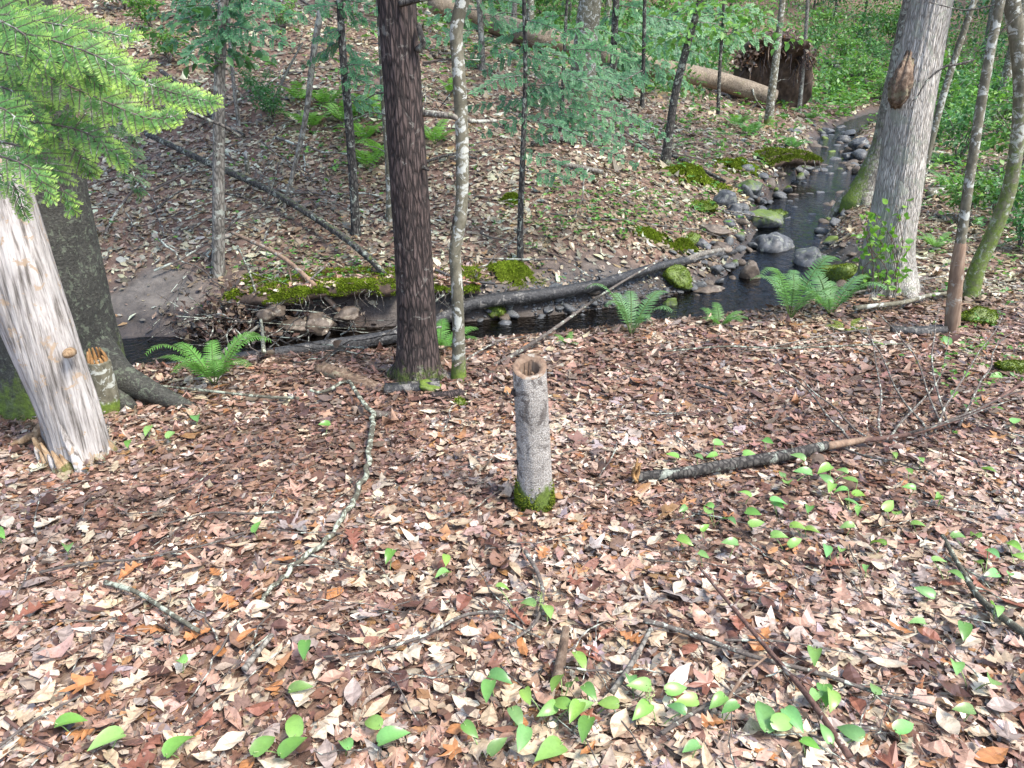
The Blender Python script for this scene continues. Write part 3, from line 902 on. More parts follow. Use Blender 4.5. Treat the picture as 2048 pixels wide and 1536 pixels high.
# 4 the big dark mossy trunk behind the snag, with the bright boughs
th_, bh, Ah, rh = make_tree('hemlock_tree', 'big dark mossy hemlock trunk behind the pale snag with bright green boughs', [(112, 782, 215), (104, 690, 212), (88, 560, 205), (64, 400, 196), (32, 200, 192), (-8, -10, 190)],
                            M['bark_hem'], 11.0, 110, 260, 0.017, kz=5, k=9, flare=0.32, moss=(0.55, 0.62, 0), roots=0)
crown(th_, bh, Ah, 1, 1.1)
for pix_, w0, w1, ms_ in (([(120, 610), (190, 700), (240, 752), (300, 782), (385, 806)], 0.14, 0.03, 0.25), ([(70, 700), (40, 780), (15, 850), (-20, 895)], 0.15, 0.06, 0.95),
                          ([(120, 680), (175, 735), (215, 772), (260, 800)], 0.11, 0.04, 0.3)):
    q = []
    for j, (a, b) in enumerate(pix_):
        f = j / (len(pix_) - 1)
        p = at(a, b, bh[1] + 0.02 - 0.26 * f)
        p[2] = max(p[2], H(p[0], p[1]) - 0.02)
        if j == len(pix_) - 1: p[2] = H(p[0], p[1]) - 0.01
        q.append(p)
    n = 26
    V, F = tube(resample(q, n), np.linspace(w0, w1, n), 20, ridges(0.008, 4, 7, 0.1))
    build('root', V, F, M['bark_hem'], th_, bh, attrs={'moss': np.full(len(V), ms_)})

def hemlock_bough(P, width, needle, step, col_old, col_new, sub=True, droop=0.25, dens=1.0, nw=0.20, up0=(0, -0.85, 0.5)):
    """flat spray of twigs with two rows of needles each; P axis points in the world, width the longest side twig"""
    P = np.asarray(P, float)
    L = np.linalg.norm(np.diff(P, axis=0), axis=1).sum()
    n = max(6, int(L / step))
    A = resample(P, n)
    T = nrm(np.gradient(A, axis=0))
    segs = []
    for i in range(n):
        f = i / (n - 1)
        t = T[i]
        side0 = nrm(np.cross(t, up0) + R.normal(size=3) * 0.15)
        for sg in (-1, 1):
            if R.random() > dens: continue
            l = width * (1 - 0.75 * f) * min(1, 0.55 + 2.5 * f) * R.uniform(0.65, 1.1)
            d = nrm(side0 * sg * 0.85 + t * 0.62 + np.array([0, 0, -droop * R.uniform(0.4, 1.4)]) + R.normal(size=3) * 0.10)
            segs.append((A[i], d, l, f))
            if sub and l > needle * 4:
                m = max(2, int(l / (needle * 2.1)))
                sd_ = nrm(np.cross(d, up0))
                for j in range(1, m):
                    for s2 in (-1, 1):
                        l2 = l * (1 - j / m) * 0.62 * R.uniform(0.7, 1.1)
                        if l2 < needle * 1.2: continue
                        d2 = nrm(sd_ * s2 * 0.8 + d * 0.65 + np.array([0, 0, -droop * 0.8]) + R.normal(size=3) * 0.08)
                        segs.append((A[i] + d * l * j / m, d2, l2, 0.5 + 0.5 * j / m))
    segs.append((A[-2], T[-1], width * 0.35, 1.0))
    bag, tw = Bag(), Bag()
    PP, TT, NN, SZ, CC = [], [], [], [], []
    for p, d, l, f in segs:
        k = max(3, int(l / (needle * 0.17)))
        u = (np.arange(k) + 0.5) / k
        sd_ = nrm(np.cross(d, up0) + R.normal(size=3) * 0.2)
        up = np.cross(sd_, d)
        for s2 in (-1, 1):
            PP.append(p + d * (u * l)[:, None] + up * (-(u ** 2) * l * 0.12)[:, None])
            TT.append(nrm(sd_ * s2 * R.uniform(0.75, 1.0, (k, 1)) + d * R.uniform(0.35, 0.6, (k, 1)) + up * R.normal(0, 0.18, (k, 1))))
            NN.append(np.broadcast_to(up, (k, 3)))
            SZ.append(needle * R.uniform(0.75, 1.1, k) * (1 - 0.45 * u ** 3))
            w = np.clip((u - 0.35) * 1.8, 0, 1)[:, None] * (0.45 + 0.55 * f)
            CC.append((np.array(col_old) * (1 - w) + np.array(col_new) * w) * R.uniform(0.8, 1.2, (k, 1)))
        tw.add(*tube(np.stack([p, p + d * l * 0.5 - up * l * 0.03, p + d * l - up * l * 0.12]), [needle * 0.075, needle * 0.06, needle * 0.03], 3, cap=False))
    tm = (np.array([(0, 0, 0), (-nw * 0.5, 0.5, 0), (0, 1, 0), (nw * 0.5, 0.5, 0)], float), np.array([(0, 2, 1), (0, 3, 2)]))
    bag.add(*scatter(np.concatenate(PP), np.concatenate(TT), np.concatenate(NN), np.concatenate(SZ), tm, np.concatenate(CC)))
    n2 = max(8, n)
    tw.add(*tube(resample(P, n2), np.linspace(needle * 0.16, needle * 0.07, n2), 5))
    return bag, tw

def add_bough(root, base, P, width, needle, step, co, cn, **kw):
    bag, tw = hemlock_bough(P, width, needle, step, co, cn, **kw)
    V, F, C = tw.get()
    b = build('bough', V, F, M['twig'], root, base)
    o = bag.build('needles', M['needle'], b, base, smooth_=False)
    return b

OLD, NEW = (0.10, 0.24, 0.06), (0.40, 0.60, 0.11)
for pix_, wd, yy in (([(-90, 10, 2.0), (40, 35, 1.95), (150, 55, 1.9), (255, 72, 1.85)], 0.115, 0), ([(-80, 60, 2.1), (90, 95, 2.0), (230, 140, 1.95), (330, 180, 1.9), (418, 203, 1.9)], 0.125, 0),
                     ([(-60, 110, 1.95), (60, 140, 1.9), (170, 185, 1.85), (290, 235, 1.85), (350, 232, 1.85)], 0.10, 0), ([(-70, 160, 1.9), (30, 185, 1.85), (90, 260, 1.8)], 0.10, 0),
                     ([(-70, 225, 1.95), (80, 245, 1.9), (170, 265, 1.85), (245, 318, 1.85)], 0.115, 0), ([(-60, 270, 1.9), (60, 300, 1.85), (105, 345, 1.85), (142, 415, 1.85)], 0.10, 0),
                     ([(-50, 330, 1.9), (20, 360, 1.85), (50, 430, 1.85)], 0.085, 0), ([(-50, 20, 1.8), (50, 70, 1.75), (60, 130, 1.75)], 0.09, 0),
                     ([(60, 240, 2.0), (150, 300, 1.95), (180, 345, 1.95)], 0.09, 0), ([(-60, 90, 1.9), (50, 115, 1.85), (140, 130, 1.8), (200, 170, 1.8)], 0.11, 0), ([(20, 60, 1.8), (120, 85, 1.75), (210, 120, 1.75), (270, 170, 1.75)], 0.10, 0),
                     ([(-60, 200, 1.8), (20, 225, 1.75), (60, 290, 1.75)], 0.09, 0), ([(-40, 300, 1.8), (60, 335, 1.75), (100, 395, 1.75)], 0.085, 0), ([(140, 170, 1.95), (240, 215, 1.9), (300, 245, 1.9)], 0.09, 0)):
    add_bough(th_, bh, [at(a, b, y) for a, b, y in pix_], wd, 0.017, 0.022, OLD, NEW, dens=0.97)
for pix_ in ([(190, 150, 3.3), (240, 215, 3.2), (275, 300, 3.2)], [(120, 200, 3.4), (215, 260, 3.3), (250, 350, 3.3)], [(230, 250, 3.4), (265, 340, 3.4), (280, 395, 3.4)]):
    add_bough(th_, bh, [at(a, b, y) for a, b, y in pix_], 0.13, 0.018, 0.05, (0.03, 0.09, 0.03), (0.09, 0.2, 0.05), dens=0.8)
for a in ([(30, -20), (60, 20), (100, 30)], [(170, 55), (250, 120), (330, 190), (410, 238), (480, 272)]):
    branch(th_, bh, [at(x_, y_, 2.6 if a[0][0] < 100 else 3.6) for x_, y_ in a], 0.012, 0.006, M['bark_dark'], wig=0.02)

# 5 the pale ridged trunk on the right, with a wound, and its mossy twin
t14, b14, A14, r14 = make_tree('maple_tree', 'big pale grey trunk with long ridged bark and a dark wound, vine at its foot', [(1772, 582, 92), (1776, 500, 86), (1797, 380, 84), (1815, 260, 84), (1838, 130, 82), (1866, -10, 74)],
                               M['bark_pale'], 10.0, 130, 300, 0.016, kz=1.8, k=12, flare=0.28, moss=(0.5, 0.45, -1), roots=5, rootlen=1.7)
crown(t14, b14, A14, 2, 1.0, -3.0)
y14 = b14[1]
wp = resample([at(1794, 215, y14 - .08), at(1803, 165, y14 - .13), at(1815, 130, y14 - .10), at(1822, 98, y14 - .05)], 26)
V, F = tube(wp, np.interp(np.linspace(0, 1, 26), [0, .12, .3, .5, .7, 1], [.02, .055, .07, .05, .03, .006]), 40, ridges(0.05, 3.5, 13, 0.6))
build('bark_wound', V, F, M['log_rot'], t14, b14)
tm_, bm_, Am_, rm_ = make_tree('maple_tree', 'mossy grey trunk leaning close behind the big pale trunk', [(1722, 405, 56), (1738, 360, 44), (1765, 290, 40), (1790, 180, 42), (1815, 60, 40), (1830, -10, 40)],
                               M['bark_grey'], 9.0, 50, 160, 0.012, flare=0.42, moss=(2.4, 0.52, -1), roots=4)
crown(tm_, bm_, Am_, 0, 0.9, -1.0)

TREES = [  # name, label, pixels base..top, bark, top, crown index or None, moss
    ('beech_sapling', 'straight grey pole standing by the muddy bank below a hemlock spray', [(437, 548, 25), (437, 420, 24), (438, 260, 23), (440, 130, 21), (447, -10, 20)], 'bark_grey', 6, 1, (0.2, 0.3, 0)),
    ('spruce_sapling', 'thin black stem rising from a moss mound with wide green sprays', [(1040, 528, 13), (1041, 430, 12), (1046, 300, 11), (1051, 150, 9), (1048, -10, 8)], 'bark_dark', 4, None, (0.2, 0.5, 0)),
    ('hemlock_sapling', 'slim dark lichen-flecked stem on the slope left of the dark trunk', [(712, 470, 19), (707, 370, 18), (697, 230, 17), (686, 110, 15), (679, -10, 14)], 'bark_dark', 5, 1, None),
    ('birch_sapling', 'grey stem half hidden behind the left edge of the dark trunk', [(781, 440, 17), (778, 330, 16), (768, 180, 15), (762, 60, 14), (757, -10, 14)], 'bark_lich', 6, 0, None),
    ('dead_sapling', 'thin curved brown dead stem arching up the left slope', [(568, 415, 7), (590, 330, 9), (612, 230, 11), (628, 100, 13), (646, -10, 13)], 'bark_grey', 3.4, None, None),
    ('beech_tree', 'stout grey trunk with pale blotches standing beyond the spruce sprays', [(1163, 195, 50), (1168, 120, 48), (1176, 40, 46), (1182, -10, 46)], 'bark_lich', 16, 2, (0.4, 0.5, 0)),
    ('hemlock_sapling', 'dark straight stem just right of the stout blotched trunk', [(1226, 175, 15), (1228, 90, 14), (1233, -10, 13)], 'bark_dark', 7, 1, None),
    ('maple_sapling', 'dark curved stem leaning right under bright maple leaves', [(1330, 330, 21), (1338, 270, 17), (1352, 180, 16), (1375, 90, 15), (1398, 10, 13)], 'bark_dark', 4.5, None, (0.2, 0.5, 0)),
    ('birch_sapling', 'grey mossy stem standing in front of the upturned root plate', [(1536, 254, 18), (1543, 190, 16), (1553, 110, 14), (1563, 20, 12), (1566, -10, 12)], 'bark_lich', 12, 0, (0.35, 0.8, 0)),
    ('maple_sapling', 'very thin grey stem right of the root plate', [(1598, 225, 9), (1605, 150, 8), (1612, 60, 7), (1616, -10, 7)], 'bark_grey', 6, None, None),
    ('maple_sapling', 'pale thin stem leaning right behind the big pale trunk', [(1838, 380, 15), (1868, 260, 14), (1902, 140, 13), (1942, 20, 12), (1952, -10, 12)], 'bark_lich', 7, 0, None),
    ('spruce_sapling', 'thin dark stem beyond the log in the middle distance', [(1284, 215, 9), (1287, 120, 8), (1290, -10, 7)], 'bark_dark', 7, None, None),
    ('spruce_sapling', 'dark slim stem between the blotched trunk and dark pole far off', [(1350, 150, 8), (1352, 60, 8), (1355, -10, 8)], 'bark_dark', 7, None, None),
    ('maple_sapling', 'brownish thin stem behind the lichen stem above the orange log', [(965, 140, 13), (962, 60, 12), (958, -10, 11)], 'bark_grey', 8, 2, None),
    ('maple_sapling', 'slender stem beside the pale tag on the left slope', [(478, 250, 8), (470, 190, 7), (462, 110, 7), (455, 20, 6)], 'bark_grey', 4, None, None),
]
saps = {}
for nm, lb, pix_, bk, tp, cr_, ms_ in TREES:
    w = pix_[0][2]
    rt, b_, A_, r_ = make_tree(nm, lb, pix_, M[bk], tp, 16 if w < 30 else 40, 60, 0.002 if w < 30 else 0.006, moss=ms_, flare=0.18)
    if cr_ is not None:
        crown(rt, b_, A_, cr_, 0.75 if w < 30 else 1.2, -0.6)
    saps[lb[:14]] = (rt, b_, A_)
    for i in range(3 if w < 20 else 2):                        # dead side twigs on the stems
        k = R.integers(8, 50)
        a = R.uniform(0, 6.28)
        u = np.array([math.cos(a), math.sin(a) * 0.5, R.uniform(-0.1, 0.45)])
        l = R.uniform(0.2, 0.5)
        branch(rt, b_, [A_[k], A_[k] + u * l * 0.5 + np.array([0, 0, 0.03]), A_[k] + u * l], 0.006, 0.002, M['twig'], name='dead_twig', sides=4, wig=0.02)

# right hand poles
tp, bp_, Ap, rp = make_tree('dead_pole', 'thin grey pole with its bark stripped to orange wood near the ground', [(1903, 668, 25), (1908, 600, 23), (1915, 530, 21), (1930, 420, 19), (1948, 300, 19), (1972, 150, 19), (2003, -10, 18)],
                            M['bark_lich'], 5, 20, 120, 0.0015)
q = resample(np.array([at(1903, 672, bp_[1]), at(1908, 600, bp_[1]), at(1915, 530, bp_[1]), at(1922, 476, bp_[1])]), 24)
V, F = tube(q, np.interp(np.linspace(0, 1, 24), [0, .6, .93, 1], [px2m(14.4, q[0]), px2m(12.6, q[0]), px2m(10.8, q[-1]), px2m(8, q[-1])]), 16, ridges(0.002, 5, 3))
build('bare_wood', V, F, M['wood_bare'], tp, bp_)
branch(tp, bp_, [at(1948, 120, bp_[1]), at(1880, 140, bp_[1] - .05), at(1830, 195, bp_[1] - .1), at(1822, 212, bp_[1] - .1)], 0.008, 0.003, M['bark_dark'], wig=0.015)
branch(tp, bp_, [at(1975, 100, bp_[1]), at(2005, 60, bp_[1]), at(2050, 20, bp_[1])], 0.006, 0.003, M['bark_dark'])
branch(tp, bp_, [at(1990, 10, bp_[1]), at(1930, 20, bp_[1]), at(1860, 5, bp_[1] - .1)], 0.005, 0.003, M['bark_dark'])
tq, bq, Aq, rq = make_tree('birch_tree', 'mossy leaning stem with pale lichen patches at the right edge', [(1938, 598, 32), (1955, 535, 29), (1985, 470, 28), (2018, 380, 27), (2035, 280, 26), (2042, 180, 27), (2036, 90, 30), (2022, -10, 32)],
                           M['bark_lich'], 7, 24, 120, 0.003, moss=(3.0, 0.58, 0), flare=0.2)
crown(tq, bq, Aq, 0, 0.8, -1)

# needle sprays of the young conifers
DO, DN = (0.07, 0.21, 0.095), (0.17, 0.40, 0.18)
def sprays(key, lst, yb, wd, needle, dens=0.9, co=DO, cn=DN, spread=0.5):
    rt, b_, A_ = saps[key]
    for j, q in enumerate(lst):
        P = [at(a, b, yb + spread * math.sin(j * 2.3) * i / max(1, len(q) - 1)) for i, (a, b) in enumerate(q)]
        add_bough(rt, b_, P, wd, needle, needle * 2.6, co, cn, dens=dens, droop=0.3, nw=0.36, up0=(0, -0.8, 0.6))
y6 = saps['thin black ste'][1][1]
sprays('thin black ste', [[(1050, 80), (1110, 110), (1170, 125), (1230, 150)], [(1050, 180), (1150, 200), (1250, 228), (1335, 275)], [(1050, 150), (1000, 158), (950, 185)],
                          [(1050, 210), (1140, 235), (1220, 265), (1300, 305)], [(1050, 230), (1005, 250), (968, 270)], [(1048, 300), (1110, 325), (1180, 355)], [(1052, 60), (1010, 75), (985, 100)],
                          [(1050, 110), (1120, 135), (1195, 180)], [(1050, 190), (1110, 165), (1200, 160), (1260, 185)], [(1050, 195), (990, 205), (930, 215)], [(1045, 340), (1100, 350), (1140, 362)],
                          [(1048, 270), (1100, 265), (1180, 262), (1240, 290)], [(1050, 120), (1080, 90), (1140, 70)], [(1050, 40), (1090, 50), (1140, 75)], [(1050, 90), (1000, 120), (960, 150)], [(1050, 170), (1130, 175), (1220, 205), (1290, 250)],
                          [(1050, 240), (1120, 255), (1210, 300), (1270, 330)], [(1050, 135), (1150, 150), (1240, 165)]], y6, 0.17, 0.027, 0.8)
y3 = saps['straight grey '][1][1]
sprays('straight grey ', [[(445, 20), (390, 30), (325, 55)], [(447, 25), (500, 35), (565, 60)], [(443, 70), (400, 90), (370, 120)], [(443, 60), (490, 80), (545, 115)], [(447, -10), (400, 0), (350, 5)],
                          [(447, 0), (500, 0), (555, 15)], [(443, 95), (470, 110), (505, 130)], [(445, 40), (430, 80), (405, 130)], [(446, 10), (490, 20), (600, 30)], [(446, 30), (380, 20), (300, 30)], [(444, 50), (500, 60), (580, 90)], [(444, 80), (395, 70), (330, 90)]], y3, 0.22, 0.028)
y7 = saps['slim dark lich'][1][1]
sprays('slim dark lich', [[(683, 60), (660, 65), (630, 80)], [(686, 90), (720, 110), (770, 150)], [(690, 150), (730, 165), (775, 190)], [(683, 20), (720, 30), (760, 60)], [(692, 200), (730, 205), (760, 225)], [(681, 10), (640, 15), (590, 40)], [(685, 80), (650, 100), (610, 130)], [(681, 0), (720, 5), (775, 30)], [(688, 130), (720, 130), (765, 140)]], y7, 0.20, 0.03, 0.85)
y10 = saps['dark straight '][1][1]
sprays('dark straight ', [[(1230, 60), (1290, 75), (1350, 100)], [(1228, 110), (1280, 130), (1340, 165)], [(1228, 130), (1190, 145), (1150, 175)], [(1230, 30), (1180, 45), (1130, 70)], [(1230, 80), (1270, 120), (1300, 170)],
                          [(1232, 10), (1290, 20), (1340, 45)]], y10, 0.5, 0.06, 0.9, spread=1.0)
ys_ = saps['thin dark stem'][1][1]
sprays('thin dark stem', [[(1287, 70), (1340, 85), (1400, 110)], [(1286, 120), (1330, 140), (1380, 170)], [(1286, 140), (1250, 160), (1200, 190)], [(1288, 30), (1340, 40), (1390, 60)]], ys_, 0.5, 0.065, 0.9, spread=1.0)
yt_ = saps['dark slim stem'][1][1]
sprays('dark slim stem', [[(1352, 60), (1400, 70), (1460, 95)], [(1352, 100), (1400, 120), (1440, 150)], [(1353, 30), (1310, 45), (1270, 60)], [(1352, 10), (1410, 15), (1470, 35)]], yt_, 0.7, 0.09, 0.9, spread=1.0)

for lb2, st_, lst in (('thin hemlock sapling spreading light sprays right of the black spruce', [(1122, 262, 8), (1126, 160, 7), (1132, 40, 6), (1135, -10, 6)],
                       [[(1126, 150), (1180, 160), (1250, 185)], [(1126, 180), (1080, 190), (1030, 215)], [(1128, 100), (1190, 100), (1260, 120)], [(1128, 120), (1090, 115), (1040, 130)], [(1130, 60), (1180, 55), (1230, 70)], [(1124, 215), (1190, 225), (1280, 265)], [(1132, 30), (1085, 35), (1040, 55)], [(1124, 235), (1160, 250), (1230, 290)]]),
                      ('thin hemlock sapling spreading light sprays behind the leaning maple', [(1436, 228, 8), (1440, 130, 7), (1446, 40, 6), (1448, -10, 6)],
                       [[(1442, 65), (1500, 65), (1550, 85)], [(1442, 70), (1390, 65), (1340, 80)], [(1444, 50), (1400, 45), (1350, 60)], [(1446, 30), (1400, 25), (1340, 30)], [(1446, 20), (1500, 25), (1560, 45)]])):
    rt, b_, A_, r_ = make_tree('hemlock_sapling', lb2, st_, M['bark_dark'], 4.5, 12, 50, 0.002)
    saps[lb2[-14:]] = (rt, b_, A_)
    sprays(lb2[-14:], lst, b_[1], 0.30 * b_[1] / 9, 0.034 * b_[1] / 9, 0.85, (0.08, 0.24, 0.09), (0.20, 0.44, 0.18), spread=0.8)

rt, b_, A_ = saps['brownish thin ']
sprays('brownish thin ', [[(962, 60), (900, 65), (840, 90)], [(962, 30), (1010, 35), (1060, 55)], [(962, 80), (1000, 95), (1040, 120)], [(960, 20), (910, 20), (860, 40)], [(963, 100), (920, 115), (870, 145)], [(960, 0), (1010, 0), (1060, 15)]], b_[1], 0.45, 0.055, 0.8, spread=0.6)
# broad leaves
LG = [(0.10, 0.24, 0.05), (0.14, 0.30, 0.06), (0.08, 0.20, 0.06), (0.17, 0.33, 0.07)]
def leaf_spray(P, n, size, spread, cols=LG, tmpl=None, flat=2.2):
    P = np.asarray(P, float)
    A = resample(P, 40)
    i = R.integers(4, 40, n)
    p = A[i] + R.normal(size=(n, 3)) * np.array([spread, spread, spread * 0.35])
    t = nrm(p - A[i] + np.gradient(A, axis=0)[i] * 3 + R.normal(size=(n, 3)) * 0.03 + np.array([0, 0, -0.02]))
    nn = rdir(n, flat)
    col = np.array(cols)[R.integers(0, len(cols), n)] * R.uniform(0.75, 1.25, (n, 1))
    return scatter(p, t, nn, R.uniform(0.7, 1.2, n) * size, tmpl or leaf_strip([0.02, 0.27, 0.24, 0.01]), col, R.normal(0.3, 0.3, n), R.normal(-0.3, 0.3, n))

def add_leaves(root, base, pixs, y, n, size, spread, r=0.004, cols=LG):
    for q in pixs:
        P = [at(a, b, y + 0.15 * i) for i, (a, b) in enumerate(q)]
        br = branch(root, base, P, r, r * 0.4, M['twig'], sides=4)
        V, F, C = leaf_spray(P, n, size, spread, cols)
        build('leaves', V, F, M['green'], br, base, C, False)
rt, b_, A_ = saps['dark curved st']
BR = [(0.20, 0.42, 0.10), (0.15, 0.34, 0.08), (0.24, 0.46, 0.12)]
add_leaves(rt, b_, [[(1392, 35), (1470, 25), (1540, 50), (1600, 85)], [(1390, 40), (1440, 60), (1500, 75)], [(1385, 60), (1350, 75), (1325, 95)], [(1398, 10), (1450, 5), (1520, 20)], [(1398, 8), (1370, 15), (1330, 35)]], b_[1] - 0.3, 46, 0.115, 0.13, cols=BR)
rt, b_, A_ = saps['straight grey ']
add_leaves(rt, b_, [[(440, 110), (410, 105), (375, 120)], [(440, 115), (470, 118), (505, 115)], [(440, 40), (380, 45), (320, 70)], [(446, 0), (420, 10), (330, 10)]], b_[1] - 0.2, 22, 0.10, 0.10, cols=[(0.06, 0.16, 0.06), (0.09, 0.22, 0.07)])

# ------------------------------------------------------------------ logs and branches
def lift(pix, hgt):
    """photo pixels -> points on the ground raised by hgt (number or list)"""
    q = gp([p[0] for p in pix], [p[1] for p in pix])
    q[:, 2] += np.broadcast_to(np.asarray(hgt, float), (len(pix),))
    return q

def make_log(name, label, P, rads, m, cat='log', sides=18, amp=0.006, moss=0.0, part='bark', group=None, n=None, kz=6, big=0.12):
    P = np.asarray(P, float)
    n = n or max(16, len(P) * 10)
    Q = resample(P, n)
    rr = np.interp(np.linspace(0, 1, n), np.linspace(0, 1, len(rads)), rads)
    V, F = tube(Q, rr, sides, ridges(amp, 5, kz, big))
    root = thing(name, label, cat, P[0], group)
    up = V[:, 2] - np.repeat(np.append(Q[:, 2], 0), sides)[:len(V)] if False else None
    ctr = np.vstack([np.repeat(Q, sides, 0), Q[:1], Q[-1:]])
    att = moss * np.clip(0.4 + 0.8 * (V[:, 2] - ctr[:, 2]) / rr.max(), 0, 1)
    build(part, V, F, m, root, P[0], attrs={'moss': att})
    return root, P[0]

# the long dark log across the stream: it bridges from bank to bank
lp = [(1470, 503), (1330, 530), (1200, 568), (1080, 590), (950, 606), (880, 640), (790, 672), (650, 693), (540, 709), (400, 726), (325, 736)]
yl = [8.6, 7.6, 7.0, 6.75, 6.55, 6.3, 5.95, 5.75, 5.62, 5.5, 5.4]
LP = np.array([at(a, b, y) for (a, b), y in zip(lp, yl)])
log1, lb1 = make_log('fallen_log', 'long dark wet log lying across the stream behind the dark trunk', LP, [0.028, 0.04, 0.050, 0.053, 0.055, 0.055, 0.052, 0.048, 0.044, 0.038, 0.03], M['log_wet'], n=170, moss=0.18, sides=26, amp=0.012, big=0.2)
branch(log1, lb1, [LP[7] + [0, 0, .04], LP[7] + [0.05, 0.0, .12]], 0.014, 0.008, M['log_wet'], name='branch_stub')
branch(log1, lb1, [LP[2] + [0, 0, .04], LP[2] + [-0.03, -0.1, .10]], 0.012, 0.006, M['log_wet'], name='branch_stub')

# the thin trunk fallen down the left slope
P = lift([(300, 312), (420, 362), (540, 418), (650, 484), (730, 540), (795, 596)], [0.25, 0.2, 0.2, 0.18, 0.15, 0.08])
make_log('fallen_tree', 'thin greenish fallen trunk slanting down the left slope past the grey pole', P, [0.03, 0.036, 0.038, 0.034, 0.03, 0.024], M['bark_dark'], moss=0.42, sides=14, n=110, big=0.35)
P = lift([(330, 190), (405, 236), (440, 262), (490, 280)], [0.3, 0.2, 0.1, 0.05])
make_log('fallen_branch', 'short dark fallen branch behind the upper part of the grey pole', P, [0.03, 0.035, 0.03, 0.02], M['bark_dark'], sides=10)
# the large fallen trunk with its root plate
P = lift([(1545, 222), (1430, 196), (1310, 176), (1200, 156)], [0.30, 0.42, 0.45, 0.45])
lgA, lbA = make_log('fallen_log', 'thick pale fallen trunk lying down the far slope toward the root plate', P, [0.21, 0.22, 0.23, 0.23], M['log_pale'], sides=26, amp=0.014, moss=0.3, n=70)
bp2 = P[0]
branch(lgA, lbA, [at(1505, 178, bp2[1] - .2), at(1512, 200, bp2[1] - .25), at(1530, 222, bp2[1] - .3)], 0.03, 0.015, M['bark_lich'], name='branch_stub')
P = lift([(1190, 132), (1080, 108), (1000, 82), (930, 56), (870, 40)], [0.34, 0.36, 0.36, 0.36, 0.34])
make_log('rotten_log', 'thick orange rotting log on the slope behind the thin black spruce', P, [0.20, 0.26, 0.27, 0.27, 0.2], M['log_pale'], sides=30, amp=0.03, moss=0.35, n=90)
P = lift([(1180, 12), (1100, 2), (1040, -6)], 0.1)
make_log('fallen_pole', 'thin pale fallen pole at the top of the slope', P, [0.05, 0.06, 0.05], M['bark_lich'], sides=10)
P = lift([(1740, 180), (1700, 165), (1640, 130)], [0.12, 0.2, 0.25])
make_log('fallen_log', 'dark fallen log lying just right of the root plate', P, [0.12, 0.13, 0.1], M['bark_dark'], sides=14, moss=0.4)
P = lift([(1690, 150), (1740, 154), (1790, 156)], 0.12)
make_log('fallen_log', 'dark fallen log left of the pale trunk in the distance', P, [0.1, 0.11, 0.1], M['bark_dark'], sides=12)

# the small snapped trunk right of the stump
P = lift([(1272, 968), (1360, 962), (1450, 948), (1560, 932), (1650, 912)], [0.035, 0.04, 0.045, 0.05, 0.055])
lg4, lb4 = make_log('snapped_log', 'slim dark snapped log with a splintered orange end right of the stump', P, [0.019, 0.022, 0.024, 0.024, 0.02], M['bark_dark'], sides=16, amp=0.002, n=60)
for i in range(7):
    a = 2 * math.pi * i / 7
    p0 = P[0] + np.array([0.0, math.sin(a) * 0.013, math.cos(a) * 0.013 - 0.01])
    branch(lg4, lb4, [p0, p0 + np.array([-0.006 + 0.01 * R.normal(), 0, 0.03]), p0 + np.array([0.01 * R.normal(), 0.01 * R.normal(), R.uniform(0.05, 0.085)])], 0.011, 0.003, M['wood_raw'], name='splinter', sides=5)
P2 = lift([(1648, 912), (1700, 902), (1770, 895), (1860, 882), (1960, 856), (2060, 815)], [0.055, 0.05, 0.05, 0.07, 0.12, 0.2])
branch(lg4, lb4, P2, 0.015, 0.006, M['twig_red'], name='branch', sides=8, wig=0.01)
branch(lg4, lb4, lift([(1650, 914), (1690, 905), (1740, 896)], [0.055, .05, .05]), 0.018, 0.012, M['wood_bare'], name='bare_wood', sides=10)
TW = [[(1760, 893), (1750, 820), (1735, 740), (1710, 690)], [(1850, 882), (1790, 800), (1745, 730), (1700, 690), (1640, 676)], [(1890, 872), (1840, 800), (1790, 730), (1740, 690)],
      [(1800, 890), (1900, 895), (2050, 880)], [(1830, 885), (1950, 870), (2050, 866)], [(1700, 902), (1640, 850), (1560, 790), (1530, 770)], [(1740, 898), (1660, 860), (1590, 820)],
      [(1920, 868), (1960, 790), (1975, 760), (2005, 750)], [(1780, 893), (1870, 780), (1890, 700)], [(1860, 880), (1930, 780), (1990, 690)], [(1900, 870), (1850, 760), (1860, 700)],
      [(1680, 915), (1720, 960), (1790, 1020), (1840, 1080)]]
for q in TW:
    hh = np.linspace(0.05, R.uniform(0.12, 0.3), len(q))
    branch(lg4, lb4, lift(q, hh) * 1.0, 0.006, 0.0022, M['twig'], name='twig', sides=5, wig=0.03)

# the long lichened branch leaning across the middle
P = np.array([at(1335, 512, 5.2), at(1215, 582, 4.9), at(1070, 683, 4.5), at(905, 776, 3.95), at(800, 825, 3.62), at(752, 848, 3.45)])
P[-1, 2] = H(P[-1, 0], P[-1, 1]) + 0.05
lb, lbb = make_log('long_branch', 'long thin branch reaching from the litter up over the stream', P, [0.006, 0.009, 0.012, 0.015, 0.017, 0.018], M['twig'], cat='branch', sides=8, amp=0.001, n=80, moss=0.15)
branch(lb, lbb, lift([(748, 848), (742, 900), (733, 960), (700, 1030), (650, 1100), (590, 1145), (540, 1200), (520, 1230)], [0.05, 0.045, 0.04, 0.035, 0.03, 0.03, 0.03, 0.02]), 0.013, 0.006, M['twig_lich'], sides=8, wig=0.02, n=70)
branch(lb, lbb, lift([(748, 846), (725, 825), (705, 795), (690, 784), (650, 796), (622, 792)], [0.05, 0.06, 0.07, 0.06, 0.04, 0.03]), 0.012, 0.007, M['twig_lich'], sides=8, wig=0.015)
branch(lb, lbb, lift([(910, 775), (985, 700), (1020, 690), (1060, 684)], [0.12, 0.04, 0.04, 0.04]), 0.007, 0.004, M['twig'], sides=6, wig=0.01)

